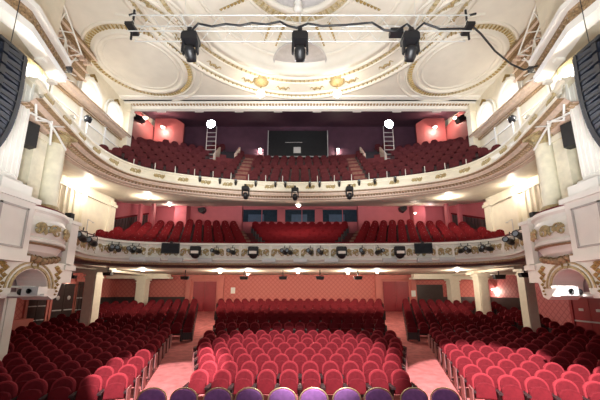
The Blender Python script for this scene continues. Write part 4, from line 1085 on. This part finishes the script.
pts = [at(470, 24, Y=7.0), at(481, 34, Y=7.1), at(495, 51, Y=7.4), at(511, 64, Y=7.8), at(524, 70, Y=8.0), at(537, 66, Y=8.1)]
b = MB(); q = smooth = []
for i in range(len(pts) - 1):
    for k in range(5): q.append(pts[i].lerp(pts[i + 1], k / 5))
b.tube(q + [pts[-1]], .028, 6); o = b.build('drooping_cable', 'black'); tag(o, 'black cable drooping from the truss end to the right wall', 'cable')

# chandelier at the dome centre
p = at(298, 6, Z=CEIL - .3)
t = thing('centre_lantern', 'white lantern hanging at the middle of the dome', 'chandelier', p)
b = MB(); b.lathe([(.001, -.25), (.12, -.22), (.16, -.1), (.1, 0), (.16, .06), (.1, .2), (.02, .3)], n=16); b.build('body', 'white_paint', t)
b = MB(); b.tube([(0, 0, .25), (0, 0, 1.0)], .02, 6); b.build('stem', 'steel', t)

# ------------------------------------------------------------------ line arrays, side rigging
for sx in (-1, 1):
    sn = side(sx)
    t = thing('line_array', 'curved dark hanging loudspeaker array at the far %s, cabinets stacked in a curve' % sn, 'speaker array', (sx * 6.62, 5.85, 8.42), group='hanging loudspeaker arrays')
    M = Matrix.Translation((0, 0, -.55)) @ Matrix.Rotation(.06, 4, 'X')
    YZ = Matrix(((0, 1, 0, 0), (1, 0, 0, 0), (0, 0, 1, 0), (0, 0, 0, 1)))
    b = MB(); b.prism([(0, -.008), (0, -.242), (-.1, -.242), (-.58, -.19), (-.6, -.06), (-.1, -.008)], -.53, .53, YZ); proto = b.mesh('cabinet', 'array_blue')
    b = MB()
    b.box(-.012, .012, -.56, -.46, -.22, -.03); b.box(-.008, .008, -.47, -.10, -.15, -.11); b.box(-.012, .012, -.12, -.05, -.27, .02)
    frp = b.mesh('rigging_plate', 'black')
    for i in range(10):
        o = bpy.data.objects.new('cabinet', proto); COL.objects.link(o); o.parent = t; o.matrix_local = M
        
        for x_ in (-.543, .543): q = bpy.data.objects.new('rigging_plate', frp); COL.objects.link(q); q.parent = o; q.location = (x_, 0, 0)
        M = M @ Matrix.Translation((0, 0, -.25)) @ Matrix.Rotation(-math.radians((1, 1, 2, 2, 3, 4, 5, 6, 7, 8)[i]), 4, 'X')
    b = MB(); b.box(-.5, .5, -.6, 0, -.55, -.48); b.tube([(-.4, -.3, -.5), (-.4, -.3, 3.5)], .008, 6); b.tube([(.4, -.3, -.5), (.4, -.3, 3.5)], .008, 6); b.build('flying_frame', 'black', t)
    # small square black speaker behind
    p = at(300 + sx * 274, 134, X=sx * 7.1)
    t = thing('side_speaker', 'black speaker on the %s splay wall beneath the hanging array' % sn, 'speaker', p, sx * .35, group='side wall speakers')
    b = MB(); b.box(-.14, .14, -.2, .2, -.32, .32); b.build('cabinet', 'black', t)
    b = MB(); b.box(-.1, .1, -.22, -.2, -.28, .0); b.build('grille', 'black_gloss', t); b = MB(); x0, x1 = sorted((sx * .1, sx * .6)); b.box(x0, x1, -.03, .03, .1, .16); b.build('bracket', 'steel', t)
    # white bent tube brackets beside the column top
    t = thing('tube_bracket', 'white bent tube bracket by the head of the %s marbled column' % sn, 'bracket', (0, 0, 0), group='white tube brackets')
    cx = lambda x: 300 + sx * (300 - x)
    b = MB(); b.tube([at(cx(x), y, X=sx * X_) for x, y, X_ in ((31, 113, 6.7), (38, 117, 6.75), (48, 121, 6.8), (55, 131, 6.85), (66, 150, 7.0))], .03, 6)
    b.tube([at(cx(x), y, X=sx * X_) for x, y, X_ in ((52, 121, 6.82), (50, 145, 6.82))], .03, 6); b.tube([at(cx(x), y, X=sx * X_) for x, y, X_ in ((50, 126, 6.82), (66, 127, 6.95))], .025, 6)
    b.tube([at(cx(x), y, X=sx * X_) for x, y, X_ in ((36, 104, 6.7), (36, 120, 6.75), (52, 122, 6.82))], .03, 6)
    b.build('bracket_tubes', 'white_paint', t)
    # ladder frame with lamp near the ceiling corner
    t = thing('ladder_frame', 'zigzag white ladder frame of tubes on the %s wall beneath the ceiling corner' % sn, 'lighting ladder', (0, 0, 0), group='white ladder frames')
    b = MB()
    A0 = [(70, 35), (82, 55), (66, 76), (58, 60), (53, 18), (60, 8)]
    P3 = lambda x, y: at(cx(x), y, X=sx * 8.2)
    b.tube([P3(62, 0), P3(82, 55)], .03, 6); b.tube([P3(50, 0), P3(66, 40), P3(58, 76)], .03, 6)
    for (a_, c_) in (((50, 12), (62, 20)), ((66, 12), (54, 30)), ((56, 30), (74, 33)), ((66, 44), (82, 55)), ((68, 56), (82, 54)), ((66, 44), (62, 62)), ((62, 62), (78, 60)), ((58, 76), (76, 58)), ((64, 70), (76, 76)), ((58, 76), (74, 82)), ((44, 14), (52, 12)), ((48, 34), (66, 40)), ((66, 40), (70, 70))):
        b.tube([P3(*a_), P3(*c_)], .022, 6)
    b.build('ladder_tubes', 'white_paint', t)
    p = P3(66, 68); b = MB(); b.box(-.14, .14, -.12, .12, -.1, .1, Matrix.Translation(p)); b.build('lamp_box', 'black', t)
    # floodlights washing the walls white
    for j, (x, y, X_, e) in enumerate(((41, 60, 7.3, 60), (52, 82, 7.7, 75), (72, 117, 8.9, 40), (30, 80, 7.0, 45))):
        p = at(cx(x), y, X=sx * X_)
        t = thing('wall_floodlight', 'small floodlight blazing on the %s splay wall, %s' % (sn, ['topmost', 'middle', 'lowest, over the upper balcony', 'nearest the speaker array'][j]), 'floodlight', p, group='floodlights on the %s splay wall' % sn)
        b = MB(); b.box(-.12, .12, -.07, .07, -.05, .05); b.build('housing', 'white_paint', t)
        b = MB(); b.box(-.10, .10, -.055, .055, .05, .055); b.build('lamp_face', 'lamp', t)
        light('flood_light', 'POINT', p + Vector((-sx * .12, 0, .2)), e, (1, .95, .85), .07)
    for x, y in ((88, 119), ):
        p = at(cx(x), y, X=sx * 8.6); t = thing('dark_lantern', 'small dark lantern on the %s end of the upper balcony rail' % sn, 'stage light', p, group='dark lanterns at the balcony ends')
        b = MB(); b.lathe([(.001, -.14), (.12, -.12), (.15, .05), (.08, .14), (.001, .15)], n=12); b.build('housing', 'black_gloss', t); b = MB(); b.box(-.02, .02, -.02, .02, -1.5, -.12); b.build('stand', 'steel', t)
    # projector shelf in the arched niche
    t = thing('bar_projector', 'white projector and lamps on a pale bar before the %s arched niche' % sn, 'projector', at(cx(28), 292, X=sx * 6.3), group='projectors before the arched niches')
    b = MB(); b.box(-.42, .42, -.05, .05, -.10, -.04); b.box(-.42, .1, .0, .06, .1, .14); b.build('bar', 'white_paint', t)
    b = MB(); b.box(-.05 * 1 if sx < 0 else -.33, .33 if sx < 0 else .05, -.12, .14, -.08, .12); b.build('projector_body', 'silver', t)
    b = MB(); b.lathe([(.001, 0), (.05, 0), (.06, .03)], M=TR(.14 if sx < 0 else -.14, -.12, .02, 0, PI / 2), n=12); b.build('lens', 'black', t)
    b = MB(); b.lathe([(.001, 0), (.07, 0), (.08, .12), (.001, .14)], M=TR(-.1 if sx < 0 else .1, -.1, .0, 0, -PI / 2), n=12); b.build('black_lamp', 'black', t)
    b = MB(); x0, x1 = sorted((sx * .1, sx * .9)); b.box(x0, x1, .1, .16, -.06, 0); b.build('arm', 'white_paint', t)
# dark line rails of balconies ends
for sx in (-1, 1):
    p0 = Vector((sx * 9.5, 13.5, 5.9)); p1 = Vector((sx * 7.7, 10.6, 5.35))
    b = MB(); b.tube([p0, p1, (p1.x, p1.y, 4.9)], .015, 5); b.tube([p0, p0 + Vector((sx * .1, 0, 0))], .015, 5); o = b.build('end_rail', 'silver'); tag(o, 'thin metal rail at the %s end of the lower balcony' % side(sx), 'rail')
# thin guard rails of the upper balcony
for i in range(9):
    for sx in (-1, 1):
        w = .06 + i * .058; R = 14.75
        X = sx * R * math.sin(w); Y = UCC + R * math.cos(w)
        if i == 0: pass
        b = MB(); b.tube([(0, 0, 0), (0, 0, .62)], .02, 6); b.tube([(0, 0, .6), (sx * -.0, .0, .62)], .02, 6)
        o = b.build('guard_post', 'steel'); o.location = (X, Y, 7.95)
        tag(o, 'thin pale guard post behind the upper balcony edge, %s from the centre on the %s' % (ORD[i], side(sx)), 'post', 'guard posts of the upper balcony')
